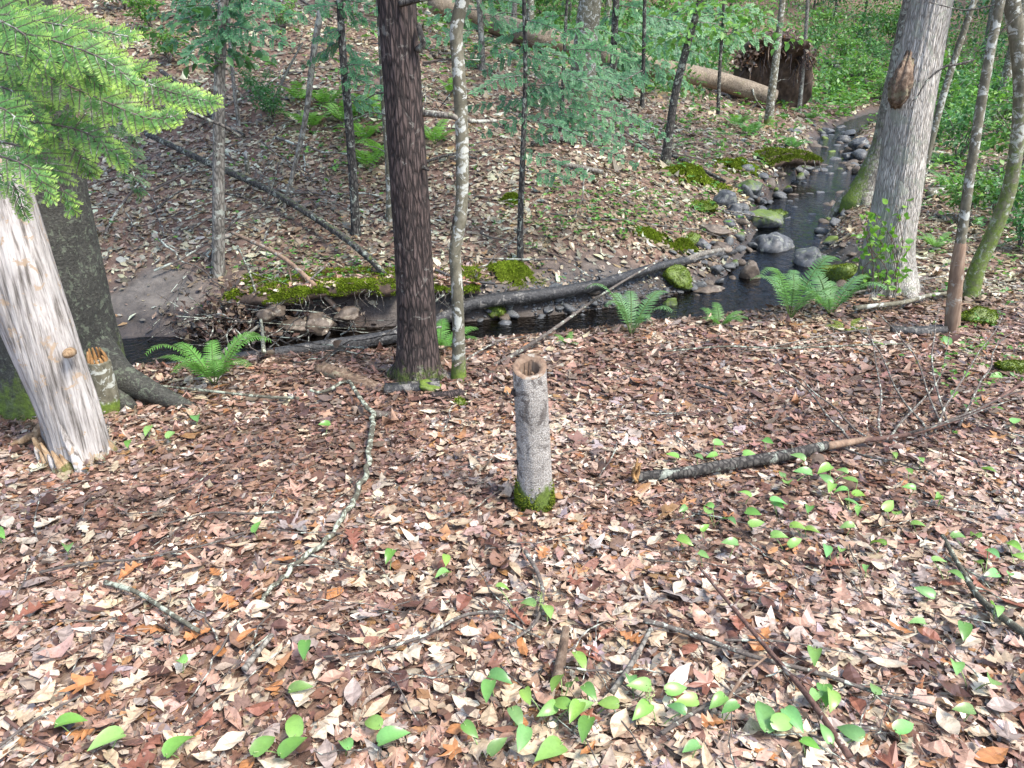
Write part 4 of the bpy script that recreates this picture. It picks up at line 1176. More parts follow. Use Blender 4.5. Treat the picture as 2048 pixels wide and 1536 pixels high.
STICKS = [  # name, label, pixels, height(s), r0, r1, material
    ('fallen_branch', 'pale green lichen covered branch at the right edge', [(1880, 1090), (1915, 1155), (1960, 1225), (2055, 1300)], 0.03, 0.007, 0.012, 'twig_lich'),
    ('stick', 'grey stick ending beside the pale oak leaf at lower left', [(548, 1292), (520, 1325), (492, 1362)], 0.03, 0.006, 0.010, 'bark_grey'),
    ('stick', 'short dark stick flecked with lichen in the left foreground', [(215, 1185), (280, 1206), (340, 1245), (402, 1284)], 0.03, 0.008, 0.007, 'twig_lich'),
    ('fallen_branch', 'long dark branch crossing another in the right foreground', [(1395, 1165), (1450, 1240), (1530, 1340), (1610, 1430), (1692, 1545)], [.05, .06, .06, .05, .04], 0.005, 0.009, 'twig_red'),
    ('fallen_branch', 'long grey branch slanting under the dark branch at lower right', [(1285, 1265), (1370, 1290), (1500, 1338), (1640, 1375), (1740, 1410), (1860, 1440)], 0.035, 0.008, 0.004, 'twig'),
    ('stick', 'thin straight stick running right from the crossing branches', [(1445, 1308), (1560, 1312), (1700, 1335)], 0.04, 0.004, 0.002, 'twig'),
    ('stick', 'knobby stick leaning up between the near mayflowers', [(1222, 1410), (1265, 1345), (1300, 1280)], 0.03, 0.009, 0.006, 'bark_grey'),
    ('stick', 'brown bent stick rising from the near right leaves', [(1440, 1440), (1480, 1390), (1525, 1355)], [.02, .05, .06], 0.005, 0.003, 'wood_bare'),
    ('stick', 'grey stick lying among the mayflowers at the bottom edge', [(1320, 1492), (1400, 1440), (1500, 1392)], 0.03, 0.006, 0.004, 'twig'),
    ('rotten_stub', 'short dark rotten stub standing in the near mayflower patch', [(1112, 1380), (1122, 1345), (1130, 1310)], [0.0, 0.05, 0.09], 0.018, 0.010, 'log_rot'),
    ('stick', 'dark forked twig in front of the hollow stump', [(1050, 1125), (1075, 1170), (1085, 1215), (1070, 1270), (1020, 1310)], 0.035, 0.008, 0.004, 'twig'),
    ('stick', 'thin grey twig curving left of the forked twig', [(650, 1340), (740, 1328), (840, 1300), (930, 1255), (1010, 1248)], 0.035, 0.003, 0.006, 'twig'),
    ('stick', 'long thin dark twig across the left middle litter', [(330, 1068), (420, 1045), (500, 1046), (565, 1042)], 0.03, 0.003, 0.005, 'twig'),
    ('stick', 'long thin twig at the left edge of the litter', [(85, 1165), (180, 1145), (280, 1138), (360, 1120)], 0.03, 0.005, 0.003, 'twig'),
    ('stick', 'dark twig pointing to the yellow leaf on the left', [(345, 1125), (420, 1108), (490, 1085)], 0.03, 0.003, 0.004, 'twig'),
    ('stick', 'reddish twig in the bottom left corner', [(18, 1460), (60, 1492), (135, 1530)], 0.03, 0.005, 0.003, 'twig_red'),
    ('stick', 'thin grey twig at the left bottom edge', [(0, 1530), (80, 1470), (170, 1420)], 0.04, 0.004, 0.003, 'twig'),
    ('stick', 'pale lichened stick lying past the mossy root on the left', [(308, 788), (420, 800), (530, 812), (600, 815)], 0.04, 0.006, 0.008, 'twig_lich'),
    ('stick', 'white barked stick in front of the right hand fern', [(1705, 633), (1800, 622), (1860, 606), (1960, 596)], 0.05, 0.018, 0.012, 'bark_lich'),
    ('stick', 'straight grey stick left of the stripped pole', [(1700, 602), (1790, 585), (1895, 565)], 0.05, 0.008, 0.006, 'bark_grey'),
    ('rotten_log', 'dark rotten log lying at the foot of the stripped pole', [(1780, 668), (1830, 672), (1885, 668)], 0.03, 0.03, 0.034, 'log_wet'),
    ('fallen_branch', 'grey lichened branch on the ground right of the pale trunk', [(1855, 402), (1920, 382), (1985, 370), (2055, 352)], 0.08, 0.05, 0.035, 'bark_lich'),
    ('fallen_branch', 'thin pale branch lying across the middle right litter', [(1330, 722), (1450, 712), (1560, 716), (1700, 710), (1810, 706)], 0.05, 0.005, 0.005, 'twig_lich'),
    ('fallen_branch', 'thin dark branch beside the pale one at middle right', [(1470, 730), (1560, 712), (1660, 690), (1760, 676)], 0.06, 0.003, 0.005, 'twig'),
    ('stick', 'small black stick in the litter right of the stump', [(1390, 783), (1420, 792), (1452, 806)], 0.03, 0.008, 0.007, 'log_wet'),
    ('bark_piece', 'rotten mossy log end lying left of the dark trunk', [(642, 748), (690, 762), (745, 774), (780, 782)], [0.03, 0.02, 0.0, -0.01], 0.045, 0.03, 'log_rot'),
    ('rotten_log', 'dark rotten log in front of the dark trunk', [(770, 786), (830, 782), (880, 778)], 0.02, 0.03, 0.04, 'log_wet'),
    ('bark_piece', 'reddish scaly bark piece in front of the lichen stem', [(865, 800), (895, 797), (925, 792)], 0.02, 0.02, 0.02, 'bark_main'),
    ('fallen_branch', 'thin branch lying over the slope in front of the grey pole', [(310, 455), (380, 420), (470, 428), (540, 430), (600, 415)], [.15, .2, .18, .1, .12], 0.012, 0.008, 'bark_dark'),
    ('fallen_branch', 'thin dark branch rising from the debris toward the left slope', [(420, 545), (470, 505), (530, 480), (550, 440), (565, 395)], [.1, .25, .3, .3, .35], 0.012, 0.005, 'bark_dark'),
    ('fallen_branch', 'bare brown pole leaning down across the undercut bank', [(470, 510), (560, 560), (620, 605), (690, 655)], [.2, .22, .2, .1], 0.018, 0.022, 'wood_bare'),
    ('fallen_branch', 'slim branch leaning across the moss toward the debris pile', [(655, 605), (590, 640), (520, 690), (450, 735)], [.3, .2, .15, .08], 0.008, 0.014, 'bark_grey'),
    ('fallen_branch', 'upright lichened stick standing in the debris pile', [(485, 560), (512, 620), (528, 690), (532, 740)], [.3, .25, .2, .1], 0.006, 0.014, 'twig_lich'),
    ('fallen_branch', 'dark branch on the slope right of the lichen stem', [(850, 335), (905, 320), (955, 328)], 0.06, 0.02, 0.014, 'bark_dark'),
    ('fallen_branch', 'dark fallen branch pile behind the thin black stem', [(1065, 300), (1100, 288), (1150, 296)], 0.08, 0.03, 0.04, 'bark_dark'),
    ('fallen_branch', 'grey broken branch right of the thin black stem', [(1110, 335), (1160, 345), (1205, 355)], 0.06, 0.03, 0.03, 'bark_grey'),
    ('fallen_branch', 'dark wet branch below the mossy mound', [(870, 560), (920, 580), (990, 588)], 0.08, 0.015, 0.012, 'log_wet'),
    ('fallen_branch', 'pale driftwood branch beside the streamside rocks', [(1340, 548), (1400, 520), (1460, 508)], 0.06, 0.04, 0.02, 'bark_grey'),
    ('stick', 'thin stick across the stones beside the wide mossy rock', [(1430, 440), (1500, 452), (1560, 462)], 0.12, 0.01, 0.006, 'twig'),
    ('fallen_branch', 'dark fallen branch on the slope under the leaning maple', [(1345, 318), (1400, 345), (1450, 370)], 0.05, 0.03, 0.02, 'bark_dark'),
    ('fallen_branch', 'mossy branch standing at an angle on the left slope', [(540, 230), (580, 180), (610, 140)], [.05, .25, .35], 0.02, 0.012, 'bark_hem'),
    ('fallen_branch', 'dark thin branch slanting behind the curved dead stem', [(590, 30), (640, 55), (665, 68)], [.3, .25, .2], 0.02, 0.015, 'bark_dark'),
]
for nm, lb_, q, hh, r0, r1, mm in STICKS:
    P = lift(q, hh)
    if r0 < 0.02: P[:, 2] += 0.012
    o = make_log(nm, lb_, P, [r0, (r0 + r1) / 2, r1], M[mm], cat='stick' if nm == 'stick' else 'branch' if 'branch' in nm else 'log', sides=10 if max(r0, r1) > 0.015 else 7, amp=min(0.004, r0 * 0.15), moss=0.35 if r0 > 0.025 else 0.05,
                 n=len(q) * 12, big=0.5 if nm in ('bark_piece', 'rotten_log') else 0.2)
    if 'branch' in nm and r0 < 0.03:
        for j in range(3):
            k = R.uniform(0.2, 0.8)
            A_ = resample(P, 20)[int(k * 19)]
            u = nrm((P[-1] - P[0]) * 0.5 + R.normal(size=3) * np.linalg.norm(P[-1] - P[0]) * np.array([.35, .35, 0.1]))
            l = np.linalg.norm(P[-1] - P[0]) * R.uniform(0.12, 0.3)
            e = A_ + u * l; e[2] = max(e[2], H(e[0], e[1]) + 0.015)
            branch(o[0], o[1], [A_, (A_ + e) / 2 + R.normal(size=3) * 0.01, e], min(r0, r1) * 0.6, min(r0, r1) * 0.25, M[mm], name='twig', sides=5)

# loose twigs in the litter, and the tangle of drift in the stream
def twig_mesh(L, wig):
    n = 9
    x = np.linspace(-0.5, 0.5, n) * L
    P = np.stack([x, np.cumsum(R.normal(size=n)) * wig, np.abs(R.normal(size=n)) * wig * 0.5], -1)
    V, F = tube(P, np.linspace(0.003, 0.0014, n) * R.uniform(0.7, 1.3), 5)
    b = Bag().add(V, F)
    for _ in range(R.integers(0, 3)):
        k = R.integers(2, 7)
        d = np.array([0.6, R.choice([-1, 1]) * 0.7, 0.1]) * L * R.uniform(0.12, 0.25)
        b.add(*tube(np.array([P[k], P[k] + d * 0.5 + R.normal(size=3) * 0.004, P[k] + d]), [0.002, 0.0016, 0.001], 4))
    o = b.build('twig', M['twig']); me = o.data; bpy.data.objects.remove(o)
    return me
TWM = [twig_mesh(R.uniform(0.14, 0.42), 0.006) for _ in range(14)]
n = 0
while n < 110:
    px, py = R.uniform(0, 2048), 780 + 750 * R.random() ** 1.2
    g = g1(px, py)
    if g[1] > 5.2: continue
    o = link('twig', random.choice(TWM), None, g + np.array([0, 0, R.uniform(0.025, 0.04)]))
    nn = Vector(nrm(normal(g[0], g[1]) + R.normal(size=3) * 0.06))
    o.rotation_mode = 'QUATERNION'
    o.rotation_quaternion = nn.to_track_quat('Z', 'Y') @ Quaternion((0, 0, 1), R.uniform(0, 6.283))
    tag(o, 'thin bare twig on the litter %s' % place(px, py), 'twig', 'loose twigs on the litter')
    n += 1
n = 0
while n < 80:
    px, py = R.uniform(200, 1450), R.uniform(90, 560)
    g = g1(px, py)
    d, s_, p_ = stream_info(g[0:1], g[1:2])
    if g[1] > 14 or s_[0] < 0 or d[0] < 0.9: continue
    o = link('fallen_stick', random.choice(TWM), None, g + np.array([0, 0, R.uniform(0.03, 0.10)]))
    nn = Vector(nrm(normal(g[0], g[1]) + R.normal(size=3) * 0.12))
    o.rotation_mode = 'QUATERNION'
    o.rotation_quaternion = nn.to_track_quat('Z', 'Y') @ Quaternion((0, 0, 1), R.uniform(0, 6.283))
    s = R.uniform(1.8, 4.5); o.scale = (s * 1.2, s, s)
    tag(o, 'dark dead stick on the slope %s' % place(px, py), 'stick', 'sticks on the slope')
    n += 1
TWD = [m_.copy() for m_ in TWM]
for m_ in TWD: m_.materials[0] = M['bark_dark']
n = 0
while n < 85:
    px, py = 520 + 130 * R.normal(), 672 + 36 * R.normal()
    if not (330 < px < 800 and 600 < py < 745): continue
    g = g1(px, py)
    o = link('drift_stick', random.choice(TWD if n % 4 else TWM), None, g + np.array([0, 0, R.uniform(0.02, 0.16)]))
    o.rotation_euler = (R.normal() * 0.35, R.normal() * 0.35, R.uniform(0, 6.28))
    s = R.uniform(1.2, 2.6); o.scale = (s, s, s)
    tag(o, '%s stick in the drift tangle %s' % ('dark' if n % 4 else 'pale lichened', place(px, py)), 'stick', 'sticks in the drift pile')
    n += 1
# wet leaves caught with the sticks
k = 1100
dp = gp(500 + 70 * R.normal(size=k), 655 + 26 * R.normal(size=k))
dp[:, 2] += np.abs(R.normal(size=k)) * 0.06
V, F, C = scatter(dp, rdir(k), rdir(k, 1.2), R.uniform(0.05, 0.09, k), BEECH, leaf_colors(k) * 0.35 + 0.01, R.normal(0, .5, k), R.normal(0, .5, k), R.normal(0, .6, k))
tag(build('drift_leaves', V, F, M['litter'], None, None, C, False), 'dark wet leaves heaped in the drift pile in the stream', 'leaf pile', kind='stuff')

# ------------------------------------------------------------------ the cut stump in the foreground
sb = g1(1070, 1008)
stp = at(1059, 733, sb[1])
def stump():
    root = thing('hollow_stump', 'knee-high pale grey cut stump with a hollow top and mossy foot', 'stump', sb)
    n, sides = 130, 72
    ax = resample([sb - np.array([0, 0, 0.05]), sb + (stp - sb) * 0.25, sb + (stp - sb) * 0.6 + np.array([0.002, 0, 0]), stp], n)
    rr = np.interp(np.linspace(0, 1, n), [0, 0.08, 0.2, 0.5, 0.8, 1], [0.077, 0.072, 0.069, 0.0655, 0.064, 0.064])
    V, F = tube(ax, rr, sides, ridges(0.004, 6, 22, 0.12), cap=False)
    # tilt the saw cut towards the camera
    V = V.reshape(n, sides, 3)
    u = np.clip((np.arange(n) / (n - 1) - 0.86) / 0.14, 0, 1)[:, None]
    V[..., 2] += u * (V[..., 1] - ax[:, None, 1]) * 0.42 + u * 0.0
    top = V[-1].copy()
    Vf = V.reshape(-1, 3)
    hgt = Vf[:, 2] - sb[2]
    moss = np.clip(1.25 - hgt / 0.11 + 0.25 * np.sin(Vf[:, 0] * 60), 0, 1) * np.clip(0.9 - (Vf[:, 1] - sb[1]) * 4, 0.4, 1.0)
    build('bark', Vf, F, M['bark_stump'], root, sb, attrs={'moss': moss})
    c = top.mean(0)
    ring = [top, c + (top - c) * 0.97 + [0, 0, 0.004], c + (top - c) * 0.80 + [0, 0, 0.003], c + (top - c) * 0.62 - [0, 0, 0.003]]
    hole = c + (top - c) * (0.60 + 0.10 * (fbm(np.arange(sides) * 0.35, 0.0, 2.0, 2) - 0.5)[:, None])
    ring.append(hole - [0, 0, 0.008])
    def strip(rs):
        W = np.concatenate(rs); k = len(rs)
        i = np.arange(k - 1)[:, None]; j = np.arange(sides)[None]; jj = (j + 1) % sides
        return W, np.stack([i * sides + j, i * sides + jj, (i + 1) * sides + jj, (i + 1) * sides + j], -1).reshape(-1, 4)
    W, Fs = strip(ring)
    W = W + (np.stack([fbm(W[:, 0] * 70, W[:, 1] * 70, q * 9.0, 3) for q in (1, 2, 3)], -1) - 0.5) * [0.005, 0.005, 0.007]
    build('cut_rim', W, Fs, M['wood_bare'], root, sb)
    inner = [hole - [0, 0, 0.008]] + [hole * [1, 1, 0] + [0, 0, 1] * (c + (hole - c) * 1.0 - [0, 0, d]) + (fbm(np.arange(sides) * 0.9, d * 9.0, 1.0, 2) - 0.5)[:, None] * [0.012, 0.012, 0] for d in (0.02, 0.04, 0.07, 0.10)]
    W, Fs = strip(inner)
    nv = len(W)
    W = np.vstack([W, c - [0, 0, 0.085]])
    last = (len(inner) - 1) * sides
    T3 = np.array([(last + j, last + (j + 1) % sides, nv) for j in range(sides)])
    b = Bag().add(W, np.concatenate([np.concatenate([Fs[:, [0, 1, 2]], Fs[:, [0, 2, 3]]]), T3]))
    V, F, _ = b.get()
    build('hollow', V, F, M['wood_bare'], root, sb)
    for i in range(5):
        p = c + np.array([R.uniform(-0.025, 0.025), R.uniform(-0.005, 0.03), -0.085])
        branch(root, sb, [p, p + np.array([0.003, 0.004, R.uniform(0.04, 0.075)])], 0.009, 0.004, M['wood_bare'], name='inner_splinter', sides=5)
    for f, sx, rr_ in ((0.83, -1, 0.016), (0.33, -1, 0.012), (0.62, 1, 0.008), (0.5, -1, 0.008)):
        p = sb + (stp - sb) * f + np.array([sx * 0.056, -0.015, 0])
        branch(root, sb, [p, p + np.array([sx * 0.014, -0.004, 0.006])], rr_, rr_ * 0.6, M['bark_main'], name='knot', sides=10)
    # moss cushion as tufts on the foot
    k = 2600
    a = R.uniform(0, 2 * math.pi, k); h = np.abs(R.normal(0, 0.045, k))
    rad_ = 0.0735 - h * 0.03
    Pm = sb + (stp - sb) / (stp - sb)[2] * h[:, None] + np.stack([np.cos(a) * rad_, np.sin(a) * rad_, 0 * a], -1)
    keep = (fbm(np.cos(a) * 2.2 + 5, np.sin(a) * 2.2, h * 10, 2) > 0.30 + h * 2.2)
    Pm, a = Pm[keep], a[keep]
    u_ = np.stack([np.cos(a), np.sin(a), 0.3 + 0 * a], -1)
    V, F, C = scatter(Pm, nrm(u_ + rdir(len(Pm)) * 0.8), rdir(len(Pm)), R.uniform(0.006, 0.014, len(Pm)), RHOMB, np.array((0.13, 0.17, 0.02)) * R.uniform(0.6, 1.5, (len(Pm), 1)))
    tag(build('moss', V, F, M['mossy'], root, sb, C, False), kind='stuff')
stump()

# small broken stump between snag and hemlock
b2 = g1(214, 822)
r2 = thing('broken_stump', 'short broken stump with splintered orange top, white bark and mossy foot', 'stump', b2)
ax = np.array([at(214, 826, b2[1]), at(208, 780, b2[1]), at(200, 742, b2[1]), at(196, 722, b2[1])])
n = 40
V, F = tube(resample(ax, n), np.interp(np.linspace(0, 1, n), [0, .5, 1], [px2m(27, b2), px2m(24, b2), px2m(22, b2)]), 28, ridges(0.003, 5, 8, 0.08))
build('bark', V, F, M['bark_lich'], r2, b2, attrs={'moss': np.clip(1.3 - (V[:, 2] - b2[2]) / 0.09, 0, 0.95)})
for i in range(11):
    a = 2 * math.pi * i / 11
    u = np.array([math.cos(a), math.sin(a), 0]) * px2m(15, b2)
    h = 0.05 + 0.06 * (0.5 + 0.5 * math.cos(a - 2.2)) * R.uniform(0.6, 1.2)
    p = ax[-1] + u - np.array([0, 0, 0.03])
    branch(r2, b2, [p, p + np.array([-0.003, 0, h * 0.6]), p + np.array([-0.008, 0, h]) - u * 0.2], 0.014, 0.004, M['wood_raw'], name='splinter', sides=6)

# ------------------------------------------------------------------ rocks
def rock_mesh(seed, sx, sy, sz, rough=0.3, res=4):
    import bmesh
    bm = bmesh.new()
    bmesh.ops.create_icosphere(bm, subdivisions=res, radius=1.0)
    V = np.array([v.co[:] for v in bm.verts]); F = np.array([[v.index for v in f.verts] for f in bm.faces])
    bm.free()
    # flatten some sides, then roughen
    rg = np.random.default_rng(seed)
    for _ in range(12):
        d = nrm(rg.normal(size=3)); h = rg.uniform(0.45, 0.8)
        k = V @ d
        V = V - d * (np.maximum(k - h, 0) * 0.85)[:, None]
    r = 1 + rough * (fbm(V[:, 0] * 1.6 + seed, V[:, 1] * 1.6, V[:, 2] * 1.6, 4) - 0.5) * 2 + 0.13 * (fbm(V[:, 0] * 5 + seed, V[:, 1] * 5, V[:, 2] * 5, 3) - 0.5)
    return V * r[:, None] * np.array([sx, sy, sz]), F

def rock(label, px, py, w, h, m='rock', moss=0.0, seed=1, name='rock', group=None, dz=0.0, y=None):
    c = g1(px, py + h * 0.35) if y is None else at(px, py + h * 0.35, y)
    sx = px2m(w, c) / 2 * 1.12; sz = px2m(h, c) / 2 * 1.15
    V, F = rock_mesh(seed, sx, sx * 0.85, sz)
    c = c + np.array([0, sx * 0.3, sz * 0.45 + dz])
    if 'mossy bank' in label or 'under the bank' in label: c = c + np.array([0, -0.16, 0.05])
    n = (V[:, 2] / sz)
    att = np.clip(moss * (0.75 + 0.6 * n), 0, 1.1)
    o = build(name, V + c, F, M[m], None, c, attrs={'moss': att})
    tag(o, label, 'rock', group)
    if moss > 0.75:
        k = int(900 * min(4, (w / 45.0) ** 2))
        tri = F[R.integers(0, len(F), k)]
        wts = R.dirichlet([1, 1, 1], k)
        p = np.einsum('ij,ijk->ik', wts, V[tri])
        keep = p[:, 2] > -0.35 * sz
        p = p[keep]
        nv = nrm(p / np.array([sx, sx * .85, sz]) ** 1)
        col = np.array((0.12, 0.17, 0.018)) * R.uniform(0.55, 1.5, (len(p), 1))
        Vm, Fm, Cm = scatter(p, nrm(nv + rdir(len(p)) * 0.9), rdir(len(p)), R.uniform(0.008, 0.017, len(p)) * max(1.0, c[1] / 6), RHOMB, col)
        tag(build('moss', Vm + c, Fm, M['mossy'], o, c, Cm, False), kind='stuff')
    return o

ROCKS = [('large blocky grey rock standing in the stream', 1553, 492, 82, 64, 'rock', 0.0, 3), ('dark rounded rock with thin moss beside the blocky grey one', 1618, 520, 74, 66, 'rock', 0.35, 4),
         ('long flat rock mossy on one side above the blocky rock', 1527, 446, 92, 46, 'rock', 0.5, 5), ('pale rounded boulder with mossy left side near the undercut bank', 1500, 375, 64, 46, 'rock', 0.55, 6),
         ('dark square rock left of the stream pool', 1447, 400, 52, 40, 'rock', 0.15, 7), ('small round moss topped rock in the riffle', 1557, 431, 38, 30, 'rock', 0.8, 8),
         ('bright green moss ball rock beside the near pool', 1355, 558, 54, 56, 'rock', 1.1, 9), ('wide mossy rock at the foot of the pale trunk', 1682, 550, 74, 44, 'rock', 0.95, 10),
         ('mossy rock on the litter right of the stripped pole', 1960, 632, 76, 46, 'rock', 1.05, 11), ('flat mossy rock at the right edge', 2030, 737, 60, 30, 'rock', 1.05, 12),
         ('pale stone on the gravel bank beside the moss', 1405, 488, 40, 30, 'rock', 0.0, 13), ('brown stone on the gravel bank', 1448, 496, 38, 28, 'rock_brown', 0.0, 14),
         ('slanting dark slab among the upper stones', 1470, 424, 42, 28, 'rock', 0.1, 15), ('wide flat brown slab on the left bank', 1425, 458, 90, 26, 'rock_brown', 0.25, 16),
         ('brown upright block in the near stream', 1503, 552, 50, 58, 'rock_brown', 0.15, 17), ('round brown rock under the mossy bank', 566, 618, 40, 34, 'rock_brown', 0.1, 18),
         ('larger brown rock under the mossy bank', 640, 642, 60, 44, 'rock_brown', 0.05, 19), ('small brown rock left under the mossy bank', 545, 632, 40, 30, 'rock_brown', 0.1, 20),
         ('dim brown rock close to the dark trunk under the bank', 700, 628, 50, 36, 'rock_brown', 0.05, 21), ('low brown rock at the water below the mossy bank', 600, 650, 56, 28, 'rock_brown', 0.0, 22),
         ('dark mossy rock standing in the pool', 1342, 612, 34, 36, 'rock', 0.6, 23), ('flat orange brown slab in shallow water', 1412, 578, 66, 20, 'rock_brown', 0.0, 24),
         ('grey rock beside the undercut log', 1012, 652, 30, 26, 'rock', 0.0, 25), ('mossy rock tucked under the long log', 995, 624, 44, 24, 'rock_brown', 0.85, 26),
         ('grey tilted rock on the far bank of the upper stream', 1722, 288, 44, 30, 'rock', 0.0, 27), ('dark wedge rock in the upper stream', 1700, 312, 40, 26, 'rock', 0.1, 28),
         ('dark rock at the mouth of the upper stream', 1655, 262, 34, 18, 'rock', 0.0, 29), ('mossy lump of rock beside the lichened bark piece', 860, 775, 52, 30, 'rock_brown', 0.7, 30),
         ('tiny mossy stone near the stick base in front of the lichen stem', 918, 805, 30, 18, 'rock', 0.9, 31), ('mossy stone on the far bank in the herbs', 1410, 415, 70, 26, 'rock_brown', 0.85, 32),
         ('mossy block at the water edge left of the flat slab', 1385, 480, 40, 26, 'rock_brown', 0.9, 33), ('wet dark stone in the near water', 1215, 640, 36, 18, 'rock', 0.0, 34),
         ('dark stone beside the long branch over the water', 1160, 655, 34, 20, 'rock', 0.0, 35), ('small dark stone below the dark log', 1095, 622, 28, 14, 'rock', 0.0, 36)]
for lb_, px, py, w, h, mm, ms_, sd_ in ROCKS:
    rock(lb_, px, py, w, h, mm, ms_, sd_)
RM = []
for i in range(8):
    V, F = rock_mesh(100 + i, 1, 0.8, 0.55, 0.2, 2)
    for mm in ('rock', 'rock_brown'):
        o = build('stone', V, F, M[mm]); RM.append(o.data); bpy.data.objects.remove(o)
n = 0
zone_lab = lambda s: 'small wet stone in the %s' % s
while n < 300:
    k = R.choice(4, p=[0.36, 0.24, 0.26, 0.14])
    px, py, zn = [(1585 + 80 * R.normal(), 420 + 60 * R.normal(), 'riffle below the undercut bank'), (1450 + 95 * R.normal(), 545 + 40 * R.normal(), 'gravelly shallows around the blocky rock'),
                  (1660 + 40 * R.normal(), 310 + 35 * R.normal(), 'upper stream'), (1150 + 120 * R.normal(), 615 + 22 * R.normal(), 'shallows beside the long log')][k]
    if not (900 < px < 1740 and 240 < py < 650): continue
    g = g1(px, py)
    d, s_, p_ = stream_info(g[0:1], g[1:2])
    if d[0] > p_[0, 0] * 1.7 + 0.1: continue
    s = R.uniform(0.035, 0.10) * (2.2 if py < 350 else 1.6 if py < 470 else 1)
    o = link('stone', random.choice(RM), None, g + np.array([0, 0, s * 0.25]))
    o.scale = (s, s * R.uniform(0.7, 1.1), s * R.uniform(0.6, 1.1)); o.rotation_euler = (R.normal() * 0.25, R.normal() * 0.25, R.uniform(0, 6.28))
    tag(o, '%s wet stone in the %s, %s' % ('fist-sized' if s > 0.08 else 'small', zn.split(' below')[0].split(' around')[0].split(' beside')[0], place(px, py)), 'stone', 'small stones in the stream')
    n += 1
RMM = []
for i in range(6):
    V, F = rock_mesh(300 + i, 1, 0.85, 0.65, 0.3, 3)
    o = build('stream_rock', V, F, M['rock'], attrs={'moss': np.clip((0.15, 0.7, 0.3, 0.0, 0.5, 0.2)[i] * (0.6 + 0.9 * V[:, 2] / 0.65), 0, 1)}); RMM.append(o.data); bpy.data.objects.remove(o)
for i, (px, py) in enumerate([(1640, 470), (1600, 455), (1585, 410), (1620, 400), (1655, 420), (1535, 410), (1520, 425), (1575, 385), (1610, 375), (1650, 380), (1680, 350), (1640, 350), (1665, 330), (1690, 325), (1625, 440), (1670, 455), (1480, 480), (1510, 500),
                              (1600, 560), (1645, 545), (1580, 540), (1540, 530), (1470, 530), (1430, 545), (1670, 300), (1650, 285), (1700, 275), (1680, 262), (1640, 270), (1460, 455), (1590, 480), (1660, 490), (1700, 300), (1715, 315), (1610, 345), (1560, 565), (1560, 400), (1550, 385), (1595, 430), (1640, 400), (1600, 360), (1655, 360), (1685, 290), (1660, 315), (1630, 420), (1570, 450), (1655, 445), (1545, 455), (1480, 505), (1525, 540), (1445, 520), (1410, 530)]):
    g = g1(px, py)
    s = px2m(R.uniform(20, 40), g) / 2
    o = link('stream_rock', RMM[i % 6], None, g + np.array([0, 0, s * 0.38]))
    o.scale = (s, s, s * R.uniform(0.7, 1.0)); o.rotation_euler = (R.normal() * 0.2, R.normal() * 0.2, R.uniform(0, 6.28))
    tag(o, '%s stream rock %s' % (('dark wet', 'mossy', 'faintly mossy', 'bare grey', 'half mossy', 'dark')[i % 6], place(px, py)), 'rock', 'rocks crowding the stream')
# gravel nobody could count
k = 3400
px, py = np.concatenate([1570 + 90 * R.normal(size=k // 2), 1300 + 200 * R.normal(size=k // 2)]), np.concatenate([430 + 75 * R.normal(size=k // 2), 590 + 40 * R.normal(size=k // 2)])
g = gp(px, py)
d, s_, p_ = stream_info(g[:, 0], g[:, 1])
keep = (d < p_[:, 0] * 1.5 + 0.1) & (g[:, 0] > -1.0)
g = g[keep]
Vr, Fr = rock_mesh(77, 1, 0.8, 0.6, 0.2, 1)
sz = R.uniform(0.012, 0.035, len(g))
a = R.uniform(0, 6.28, len(g))
ca, sa = np.cos(a)[:, None], np.sin(a)[:, None]
GVx = np.stack([Vr[None, :, 0] * ca - Vr[None, :, 1] * sa, Vr[None, :, 0] * sa + Vr[None, :, 1] * ca, np.broadcast_to(Vr[None, :, 2], (len(g), len(Vr)))], -1) * sz[:, None, None] + g[:, None, :]
GFx = Fr[None] + (np.arange(len(g)) * len(Vr))[:, None, None]
tag(build('gravel', GVx.reshape(-1, 3), GFx.reshape(-1, 3), M['rock']), 'dark wet gravel along the bed of the stream', 'gravel', kind='stuff')

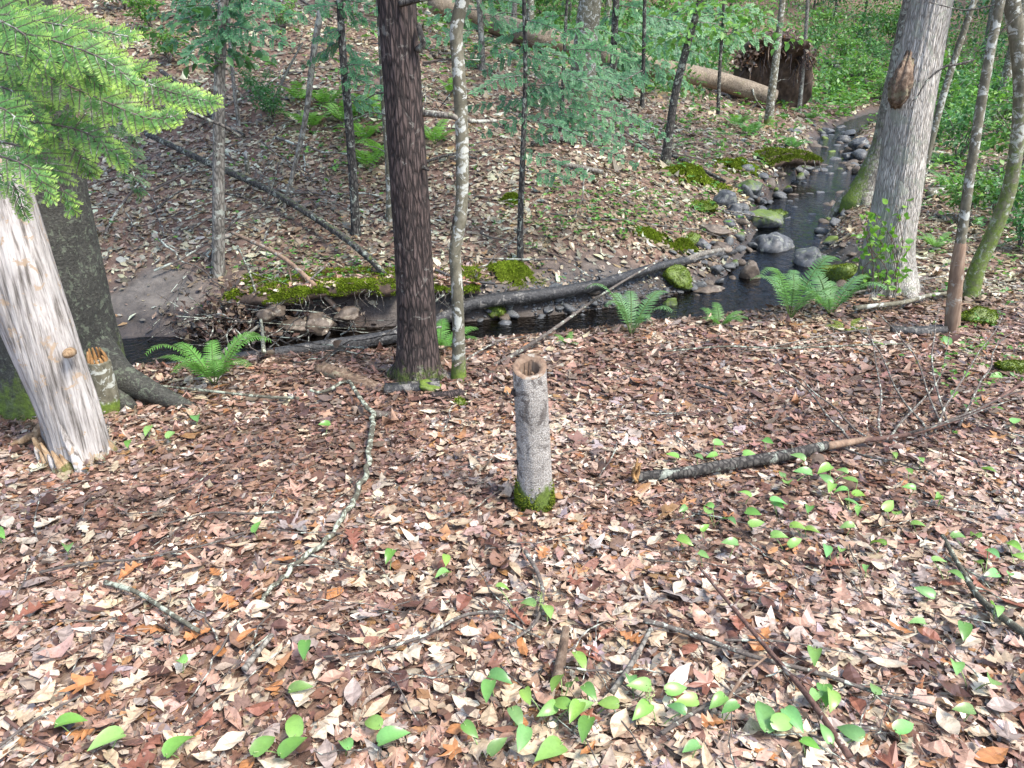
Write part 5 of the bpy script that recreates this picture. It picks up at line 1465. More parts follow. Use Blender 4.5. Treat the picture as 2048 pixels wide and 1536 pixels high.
# ------------------------------------------------------------------ moss
def moss_mat(label, c, rx, ry, hgt, rot=0.0, n_t=6000, size=0.014, col=(0.13, 0.185, 0.018), drop=0.0, name='moss_cushion', zmin=-9, shift=0.0):
    """lumpy cushion draped on the ground round world point c, covered with tufts"""
    nr, na = 20, 64
    u = np.linspace(0.0, 1, nr)[:, None]; a = np.linspace(0, 2 * math.pi, na, endpoint=False)[None]
    edge = 1 + 1.3 * (fbm(np.cos(a) * 2.6 + c[0] * 7, np.sin(a) * 2.6 + c[1] * 5, 1.0, 4) - 0.5)
    lx, ly = u * np.cos(a) * rx * edge, u * np.sin(a) * ry * edge
    cr_, sr_ = math.cos(rot), math.sin(rot)
    x, y = c[0] + lx * cr_ - ly * sr_, c[1] + lx * sr_ + ly * cr_
    z = H(x, y) - 0.012 + hgt * np.clip(1 - u ** 1.6, 0, 1) * (0.1 + 1.8 * fbm(x * 7, y * 7, 2.0, 3)) + (fbm(x * 25, y * 25, 5.0, 3) - 0.5) * 0.03
    V = np.stack([x, y - shift * np.clip(1 - u, 0, 0.4) * 2.5, z], -1)
    i = np.arange(nr - 1)[:, None]; j = np.arange(na)[None]; jj = (j + 1) % na
    F = np.stack([i * na + j, i * na + jj, (i + 1) * na + jj, (i + 1) * na + j], -1).reshape(-1, 4)
    Vf = V.reshape(-1, 3)
    F = F[(fbm(Vf[F][..., 0].mean(1) * 11, Vf[F][..., 1].mean(1) * 11, 2.5, 3) > 0.30 + 0.22 * np.repeat(np.arange(nr - 1) / nr, na) ** 2)]
    F = F[(Vf[F][..., 2] > zmin + 0.05 * (fbm(Vf[F][..., 0] * 9, Vf[F][..., 1] * 9, 1.0, 2) - 0.5)).all(1)]
    b = Bag().add(Vf, F, np.array(col) * 0.55)
    q = F[R.integers(0, len(F), n_t)]
    w = R.dirichlet([1, 1, 1, 1], n_t)
    p = np.einsum('ij,ijk->ik', w, Vf[q])
    cc = np.array(col) * (0.45 + 1.2 * fbm(p[:, 0] * 8, p[:, 1] * 8, 3.0, 3))[:, None] * R.uniform(0.7, 1.35, (n_t, 1))
    b.add(*scatter(p, nrm(rdir(n_t) * 0.8 + np.array([0, 0, 0.9])), rdir(n_t), R.uniform(0.6, 1.3, n_t) * size, RHOMB, cc))
    m2 = n_t // 4                                                 # stragglers past the edge
    aa = R.uniform(0, 2 * math.pi, m2); uu = R.uniform(0.85, 1.35, m2)
    e2 = np.interp(aa, a[0], edge[0])
    qx, qy = uu * np.cos(aa) * rx * e2, uu * np.sin(aa) * ry * e2
    qx, qy = c[0] + qx * cr_ - qy * sr_, c[1] + qx * sr_ + qy * cr_
    kk = (fbm(qx * 9, qy * 9, 8.0, 2) > 0.5) & (H(qx, qy) > zmin)
    p2 = np.stack([qx, qy, H(qx, qy) + 0.004], -1)[kk]
    b.add(*scatter(p2, nrm(rdir(len(p2)) * 0.8 + np.array([0, 0, 0.7])), rdir(len(p2)), R.uniform(0.6, 1.3, len(p2)) * size, RHOMB, np.array(col) * R.uniform(0.5, 1.3, (len(p2), 1))))
    V, F, C = b.get()
    return tag(build(name, V, F, M['mossy'], None, c, C, False), label, 'moss')
def undercut(label, pix, over, thick, n_t, gap=0.42):
    """a lip of bank held by moss and roots, hanging over the water with a hollow beneath"""
    P = gp([p[0] for p in pix], [p[1] for p in pix])
    A = resample(P, 60)
    A[:, 2] = H(A[:, 0], A[:, 1] + 0.10) + 0.02
    base = A[0].copy()
    root = thing('mossy_bank', label, 'bank', base)
    ov = over * (0.6 + 0.9 * fbm(A[:, 0] * 3, A[:, 1] * 3, 2.0, 3))
    th = thick * (0.5 + 1.0 * fbm(A[:, 0] * 4 + 7, A[:, 1] * 4, 2.0, 3))
    pr = [(0.50, 0.0, 0, -0.05), (0.30, 0, 0, 0.012), (0.12, 0, 0, 0.02), (0.0, 0.3, 0, 0.018), (0, 0.8, 0, -0.005), (0, 1.0, 0.25, -0.02), (0, 0.9, 0.7, -0.02), (0, 0.45, 1.0, 0), (0.12, 0, 1.1, 0), (0.22, 0, 1.8, 0)]
    rows = [np.stack([A[:, 0] + 0.15 * b, A[:, 1] + b - o * ov, np.where(b > 0.2, H(A[:, 0] + 0.15 * b, A[:, 1] + b), A[:, 2]) - t * th + c], -1) for b, o, t, c in pr]
    V = np.stack(rows, 1)
    n, m = V.shape[:2]
    nz = np.stack([fbm(V[..., 0] * 9, V[..., 1] * 9, V[..., 2] * 9 + q, 3) for q in (0, 11, 23)], -1) - 0.5
    V = V + nz * 0.07
    i = np.arange(n - 1)[:, None]; j = np.arange(m - 1)[None]
    F = np.stack([i * m + j, (i + 1) * m + j, (i + 1) * m + j + 1, i * m + j + 1], -1)
    build('soil', V.reshape(-1, 3), F.reshape(-1, 4), M['soil'], root, base)
    Fq = F[:, 1:6].reshape(-1, 4)
    q = Fq[R.integers(0, len(Fq), n_t)]
    p = np.einsum('ij,ijk->ik', R.dirichlet([1, 1, 1, 1], n_t), V.reshape(-1, 3)[q])
    f = fbm(p[:, 0] * 5, p[:, 1] * 7, p[:, 2] * 5, 3)
    p, f = p[f > gap], f[f > gap]
    k = len(p)
    col = np.array((0.16, 0.225, 0.02)) * (0.35 + 1.25 * fbm(p[:, 0] * 12, p[:, 1] * 12, p[:, 2] * 12, 3))[:, None] * R.uniform(0.7, 1.35, (k, 1))
    p[:, 2] += (f - gap) * 0.14
    Vm, Fm, C = scatter(p, nrm(rdir(k) * 0.9 + np.array([0, -0.3, 0.5])), rdir(k), R.uniform(0.010, 0.024, k), RHOMB, col)
    tag(build('moss', Vm, Fm, M['mossy'], root, base, C, False), kind='stuff')
    k = 420
    q = F[:, 0:4].reshape(-1, 4)[R.integers(0, len(F[:, 0:4].reshape(-1, 4)), k)]
    p = np.einsum('ij,ijk->ik', R.dirichlet([1, 1, 1, 1], k), V.reshape(-1, 3)[q]) + [0, 0, 0.015]
    Vm, Fm, C = scatter(p, rdir(k) * [1, 1, 0.2], rdir(k, 2.5), R.uniform(0.04, 0.08, k), SMALL, leaf_colors(k), R.normal(0, .4, k), R.normal(0, .4, k), 0)
    tag(build('leaves', Vm, Fm, M['litter'], root, base, C, False), kind='stuff')
    for _ in range(14):
        a = V[R.integers(2, n - 2), 5]
        branch(root, base, [a, a + [R.normal() * 0.03, -0.01, -0.06], a + [R.normal() * 0.07, 0.0, -R.uniform(0.08, 0.2)]], 0.004, 0.0015, M['twig'], name='root', sides=4)
undercut('mossy undercut stream bank left of the dark trunk with rocks beneath', [(462, 592), (540, 594), (620, 598), (700, 602), (800, 606)], 0.16, 0.10, 26000)
undercut('short mossy undercut bank between the dark trunk and the lichen stem', [(850, 606), (900, 602), (960, 596)], 0.12, 0.08, 9000)
for i, (lb_, px, py, wx, wy, hg, sz_) in enumerate([
('moss mound round the foot of the thin black stem', 1020, 548, 110, 40, 0.11, 0.017),
        ('moss draped over the bank left of the undercut hollow', 1478, 335, 110, 60, 0.12, 0.03), ('long moss bank below the herbs on the far side', 1390, 362, 130, 40, 0.16, 0.03),
        ('moss patch beside the flat brown slab', 1300, 470, 70, 24, 0.06, 0.02), ('moss patch at the gravel edge', 1368, 497, 70, 26, 0.08, 0.02), ('moss at the foot of the dead stump on the slope', 1025, 405, 46, 40, 0.12, 0.018)]):
    c = g1(px, py)
    rx = px2m(wx, c) / 2; ry = px2m(wy, c) / 2 / max(0.25, abs((c[2] - CAM_H)) / np.linalg.norm(c - [0, 0, CAM_H]) + 0.25)
    moss_mat(lb_, c, rx, min(ry, rx * 0.6), hg, 0.15, 6500, sz_, col=(0.155, 0.215, 0.02), zmin=-9)

# the undercut hollow: a moss roofed slab of bank hanging over the stream
c = g1(1572, 352)
hb = thing('undercut_bank', 'mossy overhanging block of bank with a dark hollow beneath it', 'bank', c)
w = px2m(124, c)
n, s2 = 34, 30
xs = np.linspace(-0.5, 0.5, n) * w
top = px2m(46, c)
prof = np.array([(0.75, 0.80), (0.45, 1.0), (0.1, 1.02), (-0.12, 0.92), (-0.20, 0.72), (-0.16, 0.52), (-0.02, 0.42), (0.2, 0.38), (0.34, 0.2), (0.38, -0.3), (0.75, -0.3)])
V = []
for x_ in xs:
    k = 1 - 0.25 * (2 * x_ / w) ** 4
    for (dy, dz) in prof:
        V.append((c[0] + x_ - 0.35 * dy, c[1] + dy * 1.3 + 0.5 * x_, c[2] + top * (dz * k)))
V = np.array(V); m_ = len(prof)
V += (np.stack([fbm(V[:, 0] * 5, V[:, 1] * 5, V[:, 2] * 5 + q, 3) for q in (0, 11, 23)], -1) - 0.5) * 0.16
i = np.arange(n - 1)[:, None]; j = np.arange(m_ - 1)[None]
F = np.stack([i * m_ + j, (i + 1) * m_ + j, (i + 1) * m_ + j + 1, i * m_ + j + 1], -1).reshape(-1, 4)
build('soil', V, F, M['soil'], hb, c)
g_ = V.reshape(n, m_, 3)[:, :5].reshape(-1, 3)
i = np.arange(n - 1)[:, None]; j = np.arange(4)[None]
Fq = np.stack([i * 5 + j, (i + 1) * 5 + j, (i + 1) * 5 + j + 1, i * 5 + j + 1], -1).reshape(-1, 4)
k = 9000
q = Fq[R.integers(0, len(Fq), k)]
p = np.einsum('ij,ijk->ik', R.dirichlet([1, 1, 1, 1], k), g_[q])
V, F_, C = scatter(p, nrm(rdir(k) * 0.9 + np.array([0, -0.3, 0.5])), rdir(k), R.uniform(0.02, 0.045, k), RHOMB, np.array((0.12, 0.165, 0.018)) * (0.4 + 1.2 * fbm(p[:, 0] * 7, p[:, 1] * 7, p[:, 2] * 7, 3))[:, None] * R.uniform(0.7, 1.3, (k, 1)))
tag(build('moss', V, F_, M['mossy'], hb, c, C, False), kind='stuff')
for i in range(9):
    p = c + np.array([R.uniform(-0.45, 0.45) * w, -0.15, top * 0.7])
    branch(hb, c, [p, p + np.array([0.02, -0.03, -top * 0.25]), p + np.array([R.normal() * 0.05, -0.02, -top * R.uniform(0.4, 0.7)])], 0.008, 0.003, M['twig'], name='root', sides=4)

# upturned root plate of the fallen trunk
c = g1(1560, 225)
yr = c[1] + 0.8
rp_ = thing('root_plate', 'upturned root plate of dark soil and hanging roots above the stream', 'root plate', c)
ctr = at(1548, 152, yr)
wr, hr = px2m(148, ctr) / 2, px2m(150, ctr) / 2
nr, na = 26, 72
u = np.linspace(0, 1, nr)[:, None]; a = np.linspace(0, 2 * math.pi, na, endpoint=False)[None]
ed = 1 + 0.5 * (fbm(np.cos(a) * 1.6 + 3, np.sin(a) * 1.6, 4.0, 3) - 0.5)
ca_, sa_ = np.sign(np.cos(a)) * np.abs(np.cos(a)) ** 0.6, np.sign(np.sin(a)) * np.abs(np.sin(a)) ** 0.7
lx, lz = u * ca_ * wr * ed * (1.0 - 0.12 * sa_), u * sa_ * hr * ed
fy = 0.10 * u ** 2 - (0.25 + 0.9 * fbm(lx * 2.5 + 4, 0 * lx, 3.0, 3)) * smooth((lz / hr - 0.3 - 0.5 * (fbm(lx * 4, lz * 2, 6.0, 3) - 0.5)) / 0.6) + 0.25 * np.clip(-lz / hr, 0, 1) + (fbm(lx * 3.2 + 9, lz * 2.0, 1.0, 5) - 0.5) * 0.4
Vf = np.stack([ctr[0] + lx, ctr[1] + fy, ctr[2] + lz], -1)
Vb = np.stack([ctr[0] + lx * 0.96, ctr[1] + fy * 0.3 + 0.75, ctr[2] + lz * 0.96], -1)
i = np.arange(nr - 1)[:, None]; j = np.arange(na)[None]; jj = (j + 1) % na
F = np.stack([i * na + j, i * na + jj, (i + 1) * na + jj, (i + 1) * na + j], -1).reshape(-1, 4)
off = nr * na
rim = np.stack([(nr - 1) * na + j, (nr - 1) * na + jj, off + (nr - 1) * na + jj, off + (nr - 1) * na + j], -1).reshape(-1, 4)
build('soil', np.concatenate([Vf.reshape(-1, 3), Vb.reshape(-1, 3)]), np.concatenate([F, F[:, ::-1] + off, rim]), M['soil'], rp_, c)
for i in range(34):
    aa = R.uniform(0.15, 2.9); s = R.uniform(0.6, 1.05)
    p = ctr + np.array([math.cos(aa) * wr * s, -0.45 * max(0, math.sin(aa) * s - 0.3), math.sin(aa) * hr * s])
    d = np.array([R.normal() * 0.25, -0.25 - 0.2 * R.random(), -0.35 * R.random()])
    branch(rp_, c, [p + [0, 0.2, 0], p + d * 0.5, p + d + [0, 0, -R.uniform(0.05, 0.5)]], 0.03, 0.008, M['wood_bare'] if i % 4 == 0 else M['bark_main'], name='root', sides=6, wig=0.1)
k = 1500
aa = R.uniform(0.2, 2.94, k)
p = ctr + np.stack([np.cos(aa) * wr * R.uniform(0.7, 1.12, k), R.uniform(-0.55, 0.8, k), np.sin(aa) * hr * R.uniform(0.9, 1.08, k)], -1)
V, F, C = scatter(p, rdir(k), rdir(k, 1.2), R.uniform(0.07, 0.14, k), BEECH, leaf_colors(k) * 0.7, R.normal(0, .4, k), 0, 0)
tag(build('leaf_mat', V, F, M['litter'], rp_, c, C, False), kind='stuff')

# ------------------------------------------------------------------ ferns
def pinna_tmpl(n=6):
    """a fern leaflet with a toothed edge, length along y"""
    w = []
    for i in range(n):
        f = i / (n - 1)
        base = 0.115 * (1 - f) ** 0.7 + 0.01
        w += [base, base * 0.55]
    return leaf_strip(w, np.linspace(0, 1, 2 * n))
PINNA, PINNA_FAR = pinna_tmpl(6), leaf_strip([0.10, 0.16, 0.005])
def frond(base, d, L, arch, col, n=22, tm=PINNA, wide=0.19):
    """one frond starting at base, leaving along horizontal direction d with length L"""
    d = nrm(np.append(d, 0))
    t = np.linspace(0, 1, 30)
    r = L * (t * 0.75)
    z = L * (arch * t - (arch * 0.62) * t ** 2.2)
    P = base + d * r[:, None] + np.array([0, 0, 1]) * z[:, None]
    T = nrm(np.gradient(P, axis=0))
    side = nrm(np.cross(d, [0, 0, 1]) + R.normal(size=3) * 0.12)
    u = np.linspace(0.16, 0.985, n)
    q = np.stack([np.interp(u, t, P[:, i]) for i in range(3)], -1)
    tt = np.stack([np.interp(u, t, T[:, i]) for i in range(3)], -1)
    up = nrm(np.cross(side, tt))
    b = Bag()
    size = L * wide * np.clip(1.25 - u, 0.05, 1) ** 0.8 * np.clip(0.35 + u * 3, 0, 1)
    for s in (-1, 1):
        b.add(*scatter(q, nrm(side * s + tt * 0.35 - up * 0.12 + R.normal(size=(n, 3)) * 0.05), up, size, tm, np.array(col) * R.uniform(0.8, 1.2, (n, 1)), 0.2, -0.25))
    b.add(*tube(P, np.linspace(0.0028, 0.0008, 30) * (L / 0.35), 4), np.array((0.13, 0.2, 0.06)))
    return b

def fern(label, px, py, fronds, L, col=(0.10, 0.25, 0.05), arch=1.0, far=False, y=None, spread=(0, 2 * math.pi), group=None):
    c = g1(px, py)
    root = thing('fern', label, 'fern', c, group)
    for i in range(fronds):
        a = spread[0] + (spread[1] - spread[0]) * (i + R.uniform(0.2, 0.8)) / fronds
        b = frond(c + np.array([0, 0, 0.0]), [math.cos(a), math.sin(a)], L * R.uniform(0.75, 1.15), arch * R.uniform(0.8, 1.2), np.array(col) * R.uniform(0.85, 1.15), 24 if not far else 14, PINNA if not far else PINNA_FAR)
        V, F, C = b.get()
        build('frond', V, F, M['fern'], root, c, C, False)
FB = (0.12, 0.30, 0.06)
fern('bright green fern at the near bank beside the mossy root', 430, 772, 9, 0.40, FB, 1.35)
fern('small yellow-green fern behind the mossy root by the water', 325, 735, 6, 0.24, (0.14, 0.30, 0.05), 0.8)
fern('fern growing behind the dark trunk near the water', 880, 700, 7, 0.34, FB, 0.8)
fern('pale green fern at the bank edge right of the long branch', 1262, 672, 7, 0.38, (0.15, 0.32, 0.13), 1.7)
fern('tall fern at the bank edge left of the pale trunk', 1580, 640, 8, 0.47, (0.16, 0.34, 0.13), 1.7)
fern('wide fern close to the pale trunk above the white stick', 1660, 632, 8, 0.52, (0.16, 0.34, 0.13), 1.3)
fern('lacy small fern at the water edge between the larger ferns', 1440, 655, 7, 0.24, (0.13, 0.30, 0.08), 1.0)
fern('small fern at the water left of the pale fern', 1135, 690, 4, 0.16, FB, 0.8)
fern('fern on the litter right of the pale trunk', 1870, 500, 6, 0.38, (0.16, 0.32, 0.10), 1.0)
fern('yellowish low fern in front of the wide fern', 1690, 662, 5, 0.22, (0.19, 0.25, 0.04), 0.6)
for i, (px, py) in enumerate([(655, 215), (690, 250), (745, 235), (620, 260), (730, 285), (770, 320), (600, 205), (870, 290), (735, 340), (905, 190)]):
    fern('light green slope fern ' + place(px, py), px, py, 7, 0.5, (0.18, 0.38, 0.07), 1.1, True, group='ferns on the slope')
for i, (px, py) in enumerate([(1900, 380), (1960, 300), (2010, 420), (1890, 330), (1500, 270), (1620, 240), (1470, 255), (1585, 300)]):
    fern('feathery green fern ' + place(px, py), px, py, 7, 0.55, (0.11, 0.27, 0.08), 0.85, True, group='ferns far along the stream')

# ------------------------------------------------------------------ mayflowers in the near litter
MF = [(592, 1472, 1.25), (535, 1512, 1.2), (592, 1520, 1.1), (150, 1465, 1.1), (217, 1505, 1.25), (367, 1512, 1.1), (790, 1500, 1.1), (745, 1472, 1), (690, 1505, .9), (612, 1325, 1), (605, 1395, .9), (780, 1132, 1), (885, 1163, 1),
      (893, 1146, .7), (1006, 1200, .7), (140, 1115, .9), (517, 1072, .8), (365, 1342, .7), (1002, 1382, 1.1), (977, 1415, 1), (942, 1485, .8), (997, 1525, .8), (5, 1082, .9), (650, 862, .9), (395, 845, 1.2), (345, 882, .9), (298, 868, 1.2), (258, 900, .9),
      (1054, 1227, .9), (1096, 1242, .9), (1161, 1340, .95), (1111, 1397, .95), (1146, 1392, .9), (1179, 1410, .9), (1119, 1435, 1.1), (1164, 1435, 1), (1094, 1447, .9), (1149, 1457, .9), (1169, 1490, 1.1), (1054, 1425, .9), (1034, 1455, 1), (1214, 1427, .8),
      (1261, 1390, .9), (1276, 1400, 1), (1281, 1450, 1.1), (1351, 1405, .9), (1369, 1430, .9), (1349, 1445, .8), (1431, 1432, .9), (1454, 1450, .8), (1521, 1455, 1.3), (1564, 1475, 1.2), (1584, 1465, 1), (1646, 1410, 1.1), (1624, 1417, .8), (1659, 1430, .9),
      (1744, 1400, .9), (1624, 1340, 1), (1694, 1487, .9), (1644, 1500, .8), (1804, 1480, 1), (1919, 1445, .9), (1974, 1390, 1.1), (1904, 1367, .9), (1829, 1262, .9), (1844, 1202, .9), (1924, 1280, 1), (1986, 1247, 1), (1044, 1512, 1), (1099, 1520, 1.3), (1379, 1520, .8), (1614, 1522, .7),
      (1369, 1100, .9), (1456, 1110, .9), (1414, 1042, 1), (1459, 1057, 1), (1409, 1075, .7), (1504, 1045, .9), (1511, 1070, .9), (1406, 1131, .6), (1556, 1095, .9), (1589, 1100, .8), (1596, 1070, .9), (1624, 1075, .8), (1679, 1117, .8), (1649, 1127, .9), (1749, 1105, 1), (1691, 1065, .8),
      (1614, 1035, .8), (1554, 1022, .8), (1704, 1020, .9), (1714, 1037, .8), (1774, 1030, 1), (1789, 1045, .9), (1834, 1065, .8), (1729, 1152, .7), (1914, 1095, .9), (1944, 1090, .9), (1874, 1145, .8), (1949, 1145, .8), (1981, 1130, .9), (2024, 1107, .9), (2036, 1135, .9), (1979, 1167, .9),
      (2014, 1167, .7), (1909, 1170, .8), (1486, 1007, .8), (1364, 1032, .7), (1874, 1010, .9), (1344, 920, .8), (1437, 905, .9), (1422, 922, .8), (1397, 929, .8), (1499, 924, .9), (1534, 900, .9), (1592, 933, 1), (1561, 958, .8), (1572, 977, 1.1), (1603, 958, 1), (1645, 958, 1), (1680, 958, .8),
      (1647, 977, 1), (1658, 995, .9), (1696, 978, .9), (1678, 998, .8), (1720, 1000, 1), (1556, 1024, .9), (1413, 1031, .8), (1813, 995, .8), (1873, 1010, .8), (1786, 924, .7), (1840, 931, .7), (1977, 951, .8), (1817, 955, .7), (1890, 690, 1.2), (1990, 760, 1), (1960, 700, 1), (2030, 850, 1), (1905, 800, .9), (1930, 760, .8)]
MAYLEAF_W = [0.05, 0.20, 0.27, 0.285, 0.265, 0.215, 0.14, 0.06, 0.004]
MAYLEAF = leaf_strip(MAYLEAF_W, np.array([0.0, 0.05, 0.16, 0.3, 0.46, 0.62, 0.77, 0.9, 1.0]), lift=[-0.05, -0.06, -0.02, 0, 0, 0, 0, 0, 0])
mpx = np.array([(m[0], m[1]) for m in MF], float); msz = np.array([m[2] for m in MF])
mg = gp(mpx[:, 0], mpx[:, 1] + 10)
used = set(); plants = []
for i in range(len(MF)):
    if i in used: continue
    dd_ = np.hypot(*(mg[:, :2] - mg[i, :2]).T)
    mem = [j for j in np.argsort(dd_) if j not in used and dd_[j] < 0.10][:3]
    used.update(mem); plants.append(mem)
for mem in plants:
    c = mg[mem].mean(0); c[2] = H(c[0], c[1])
    px, py = mpx[mem].mean(0)
    root = thing('mayflower', 'x', 'wildflower', c, 'mayflowers in the litter')
    bend = nrm(R.normal(size=3) * np.array([1, 1, 0]))
    for j in mem:
        h = R.uniform(0.045, 0.085)
        hold = at(mpx[j, 0], mpx[j, 1], mg[j, 1])
        hold[2] = max(hold[2], H(hold[0], hold[1]) + R.uniform(0.05, 0.075))
        a = R.uniform(0, 2 * math.pi)
        d = nrm(np.array([math.cos(a), math.sin(a) - 0.35, R.uniform(-0.35, 0.25)]))
        nn = nrm(np.array([R.normal() * 0.3, -0.35 + R.normal() * 0.25, 1.0]))
        s = msz[j] * R.uniform(0.062, 0.076)
        p0 = hold - d * s * 0.5
        col = np.array((0.185, 0.38, 0.085)) * R.uniform(0.7, 1.2) * np.array([R.uniform(0.85, 1.25), 1, R.uniform(0.8, 1.6)])
        V, F, C = scatter(p0[None], d[None], nn[None], s, MAYLEAF, col[None], R.uniform(0.2, 0.7), R.uniform(-0.6, -0.1), R.normal() * 0.25)
        # pale parallel veins
        C = C * np.where(np.arange(len(C)) % 3 == 1, 1.12, 0.97)[:, None]
        lf = build('leaf', V, F, M['herb'], root, c, C, True)
        Vt, Ft = tube(resample([c + np.array([0, 0, -0.005]), (c + p0) / 2 + np.array([0, 0, 0.008]), p0], 7), 0.0016, 5)
        build('stalk', Vt, Ft, M['stem'], root, c, np.broadcast_to(np.array((0.20, 0.30, 0.10)), Vt.shape))
    lcnt = {1: 'single-leaved', 2: 'two-leaved', 3: 'three-leaved'}[len(mem)]
    if py < 860: where = 'among the bare twigs at the right edge' if px > 1000 else 'in the litter near the broken stump'
    elif px < 700 and py < 950: where = 'near the foot of the pale snag'
    elif py < 1010 and px > 1300: where = 'along the slim snapped log'
    elif py < 1180 and px > 1300: where = 'in the patch below the snapped log' if px < 1850 else 'in the patch at the right edge'
    elif px > 1780: where = 'near the lichen covered branch at lower right'
    elif px > 1480: where = 'beside the crossing branches at lower right'
    elif px > 930 and py > 1300: where = 'in the clump by the rotten stub at the bottom'
    elif px > 930: where = 'by the forked twig in front of the stump'
    elif py > 1430: where = 'at the bottom edge left of centre' if px > 450 else 'at the bottom left'
    else: where = 'alone in the left litter' if px < 700 else 'left of the hollow stump'
    root['label'] = '%s green mayflower %s' % (lcnt, place(px, py))
for (px, py) in ((1077, 1228), (1290, 1428)):
    c = g1(px, py + 14)
    root = thing('mayflower', 'mayflower flower spike with tiny cream blossoms ' + ('by the forked twig' if px < 1200 else 'in the bottom clump'), 'wildflower', c, 'mayflower spikes')
    V, F = tube(np.array([c, c + [0.004, 0, 0.05], c + [0.006, 0, 0.10]]), 0.0015, 5)
    build('stalk', V, F, M['stem'], root, c, np.broadcast_to(np.array((0.2, 0.3, 0.1)), V.shape))
    k = 60
    p = c + np.array([0.005, 0, 0]) + np.stack([R.normal(0, 0.006, k), R.normal(0, 0.006, k), R.uniform(0.06, 0.108, k)], -1)
    V, F, C = scatter(p, rdir(k), rdir(k), 0.007, RHOMB, np.array((0.45, 0.5, 0.22)))
    build('blossoms', V, F, M['herb'], root, c, C, False)

# ------------------------------------------------------------------ herbs, vine, undergrowth
def herb_patch(label, px, py, sx, sy, n, size, cols, name='herb_patch', cat='herbs'):
    x = px + sx * R.normal(size=n); y = py + sy * R.normal(size=n)
    y = np.maximum(y, -5)
    g = gp(x, y)
    d, s_, p_ = stream_info(g[:, 0], g[:, 1])
    g = g[(d > p_[:, 0] * 1.1) & (g[:, 1] < 60)]
    m = 4
    sc_ = np.clip(g[:, 1] / 8, 0.8, 3)
    ctr_ = np.repeat(g, m, 0) ; scr = np.repeat(sc_, m)
    ctr_[:, 2] += np.repeat(R.uniform(0.03, 0.14, len(g)) * sc_, m)
    k = len(ctr_)
    t = nrm(R.normal(size=(k, 3)) * np.array([1, 1, 0.2]))
    col = np.array(cols)[R.integers(0, len(cols), k)] * R.uniform(0.7, 1.3, (k, 1))
    V, F, C = scatter(ctr_, t, rdir(k, 2.0), R.uniform(0.6, 1.2, k) * size * scr, leaf_strip([0.02, 0.28, 0.01]), col, 0.3, -0.2)
    return tag(build(name, V, F, M['green'], None, None, C, False), label, cat, kind='stuff')
HC = [(0.10, 0.25, 0.05), (0.14, 0.31, 0.06), (0.08, 0.20, 0.06), (0.17, 0.33, 0.06)]
for a in [('low green herbs on the far bank above the gravel', 1280, 430, 110, 34, 170, 0.055), ('low leafy herbs beside the fallen trunk at the mossy bank', 600, 560, 65, 34, 110, 0.05),
          ('low herbs left of the upper stream', 1440, 290, 90, 50, 260, 0.055), ('green herbs on the slope among the ferns', 690, 240, 90, 60, 220, 0.05),
          ('scattered herbs over the left slope', 500, 300, 260, 140, 150, 0.05), ('low green plants on the flat right of the pale trunk', 1960, 360, 90, 110, 520, 0.055),
          ('small plants under the bare twigs at the right edge', 1960, 720, 60, 60, 70, 0.04), ('green plants right of the root plate', 1700, 195, 50, 35, 420, 0.06),
          ('green cover at the top of the far slope', 1150, 45, 230, 50, 1700, 0.06), ('green cover on the far valley floor', 1800, 120, 180, 60, 1300, 0.06),
          ('low herbs beside the dark trunk and long log', 760, 560, 40, 20, 40, 0.045), ('sparse herbs right of the lichen stem', 1120, 440, 70, 40, 70, 0.05)]:
    herb_patch(*a, cols=HC)

# creeper at the foot of the pale trunk
c = b14
root = thing('climbing_vine', 'bright green creeper climbing the foot of the pale trunk', 'vine', g1(1778, 590))
base = np.array(root.location)
for i in range(7):
    x0 = R.uniform(1738, 1815)
    P = [at(x0, 585, c[1] - 0.25), at(x0 + R.normal() * 12, 540, c[1] - 0.22), at(x0 + R.normal() * 18, R.uniform(470, 500), c[1] - 0.2), at(x0 + R.normal() * 22, R.uniform(400, 470), c[1] - 0.2)]
    br = branch(root, base, P, 0.004, 0.002, M['twig_red'], name='stem', sides=4)
    V, F, C = leaf_spray(P, 24, 0.05, 0.045, [(0.17, 0.36, 0.05), (0.12, 0.28, 0.05), (0.22, 0.42, 0.06)], leaf_strip([0.12, 0.36, 0.3, 0.01]), flat=0.4)
    build('leaves', V, F, M['green'], br, base, C, False)

# leafy shrubs: shared meshes, every shrub a thing
def shrub_mesh(kind):
    st, lf = Bag(), Bag()
    n = 7
    for i in range(n):
        a = R.uniform(0, 6.28); l = R.uniform(0.5, 1.0)
        e = np.array([math.cos(a) * 0.55 * l, math.sin(a) * 0.55 * l, l])
        P = [np.zeros(3), e * np.array([0.4, 0.4, 0.6]), e]
        st.add(*tube(resample(P, 8), np.linspace(0.012, 0.003, 8), 4))
        for j in range(3):
            q = resample(P, 12)[R.integers(4, 12)]
            u = nrm(R.normal(size=3) * np.array([1, 1, 0.15])) * R.uniform(0.2, 0.45)
            st.add(*tube(np.array([q, q + u * 0.5 + [0, 0, 0.02], q + u]), [0.004, 0.003, 0.0015], 3))
            lf.add(*leaf_spray([q, q + u * 0.5 + [0, 0, 0.02], q + u], 26, 0.10, 0.075, HC if kind == 0 else [(0.06, 0.17, 0.06), (0.08, 0.22, 0.07)], RHOMB if kind else leaf_strip([0.02, 0.28, 0.01])))
    o1 = st.build('stem', M['twig']); o2 = lf.build('foliage', M['green'], smooth_=False)
    r_ = (o1.data, o2.data)
    bpy.data.objects.remove(o1); bpy.data.objects.remove(o2)
    return r_
SH = [shrub_mesh(i % 2) for i in range(4)]
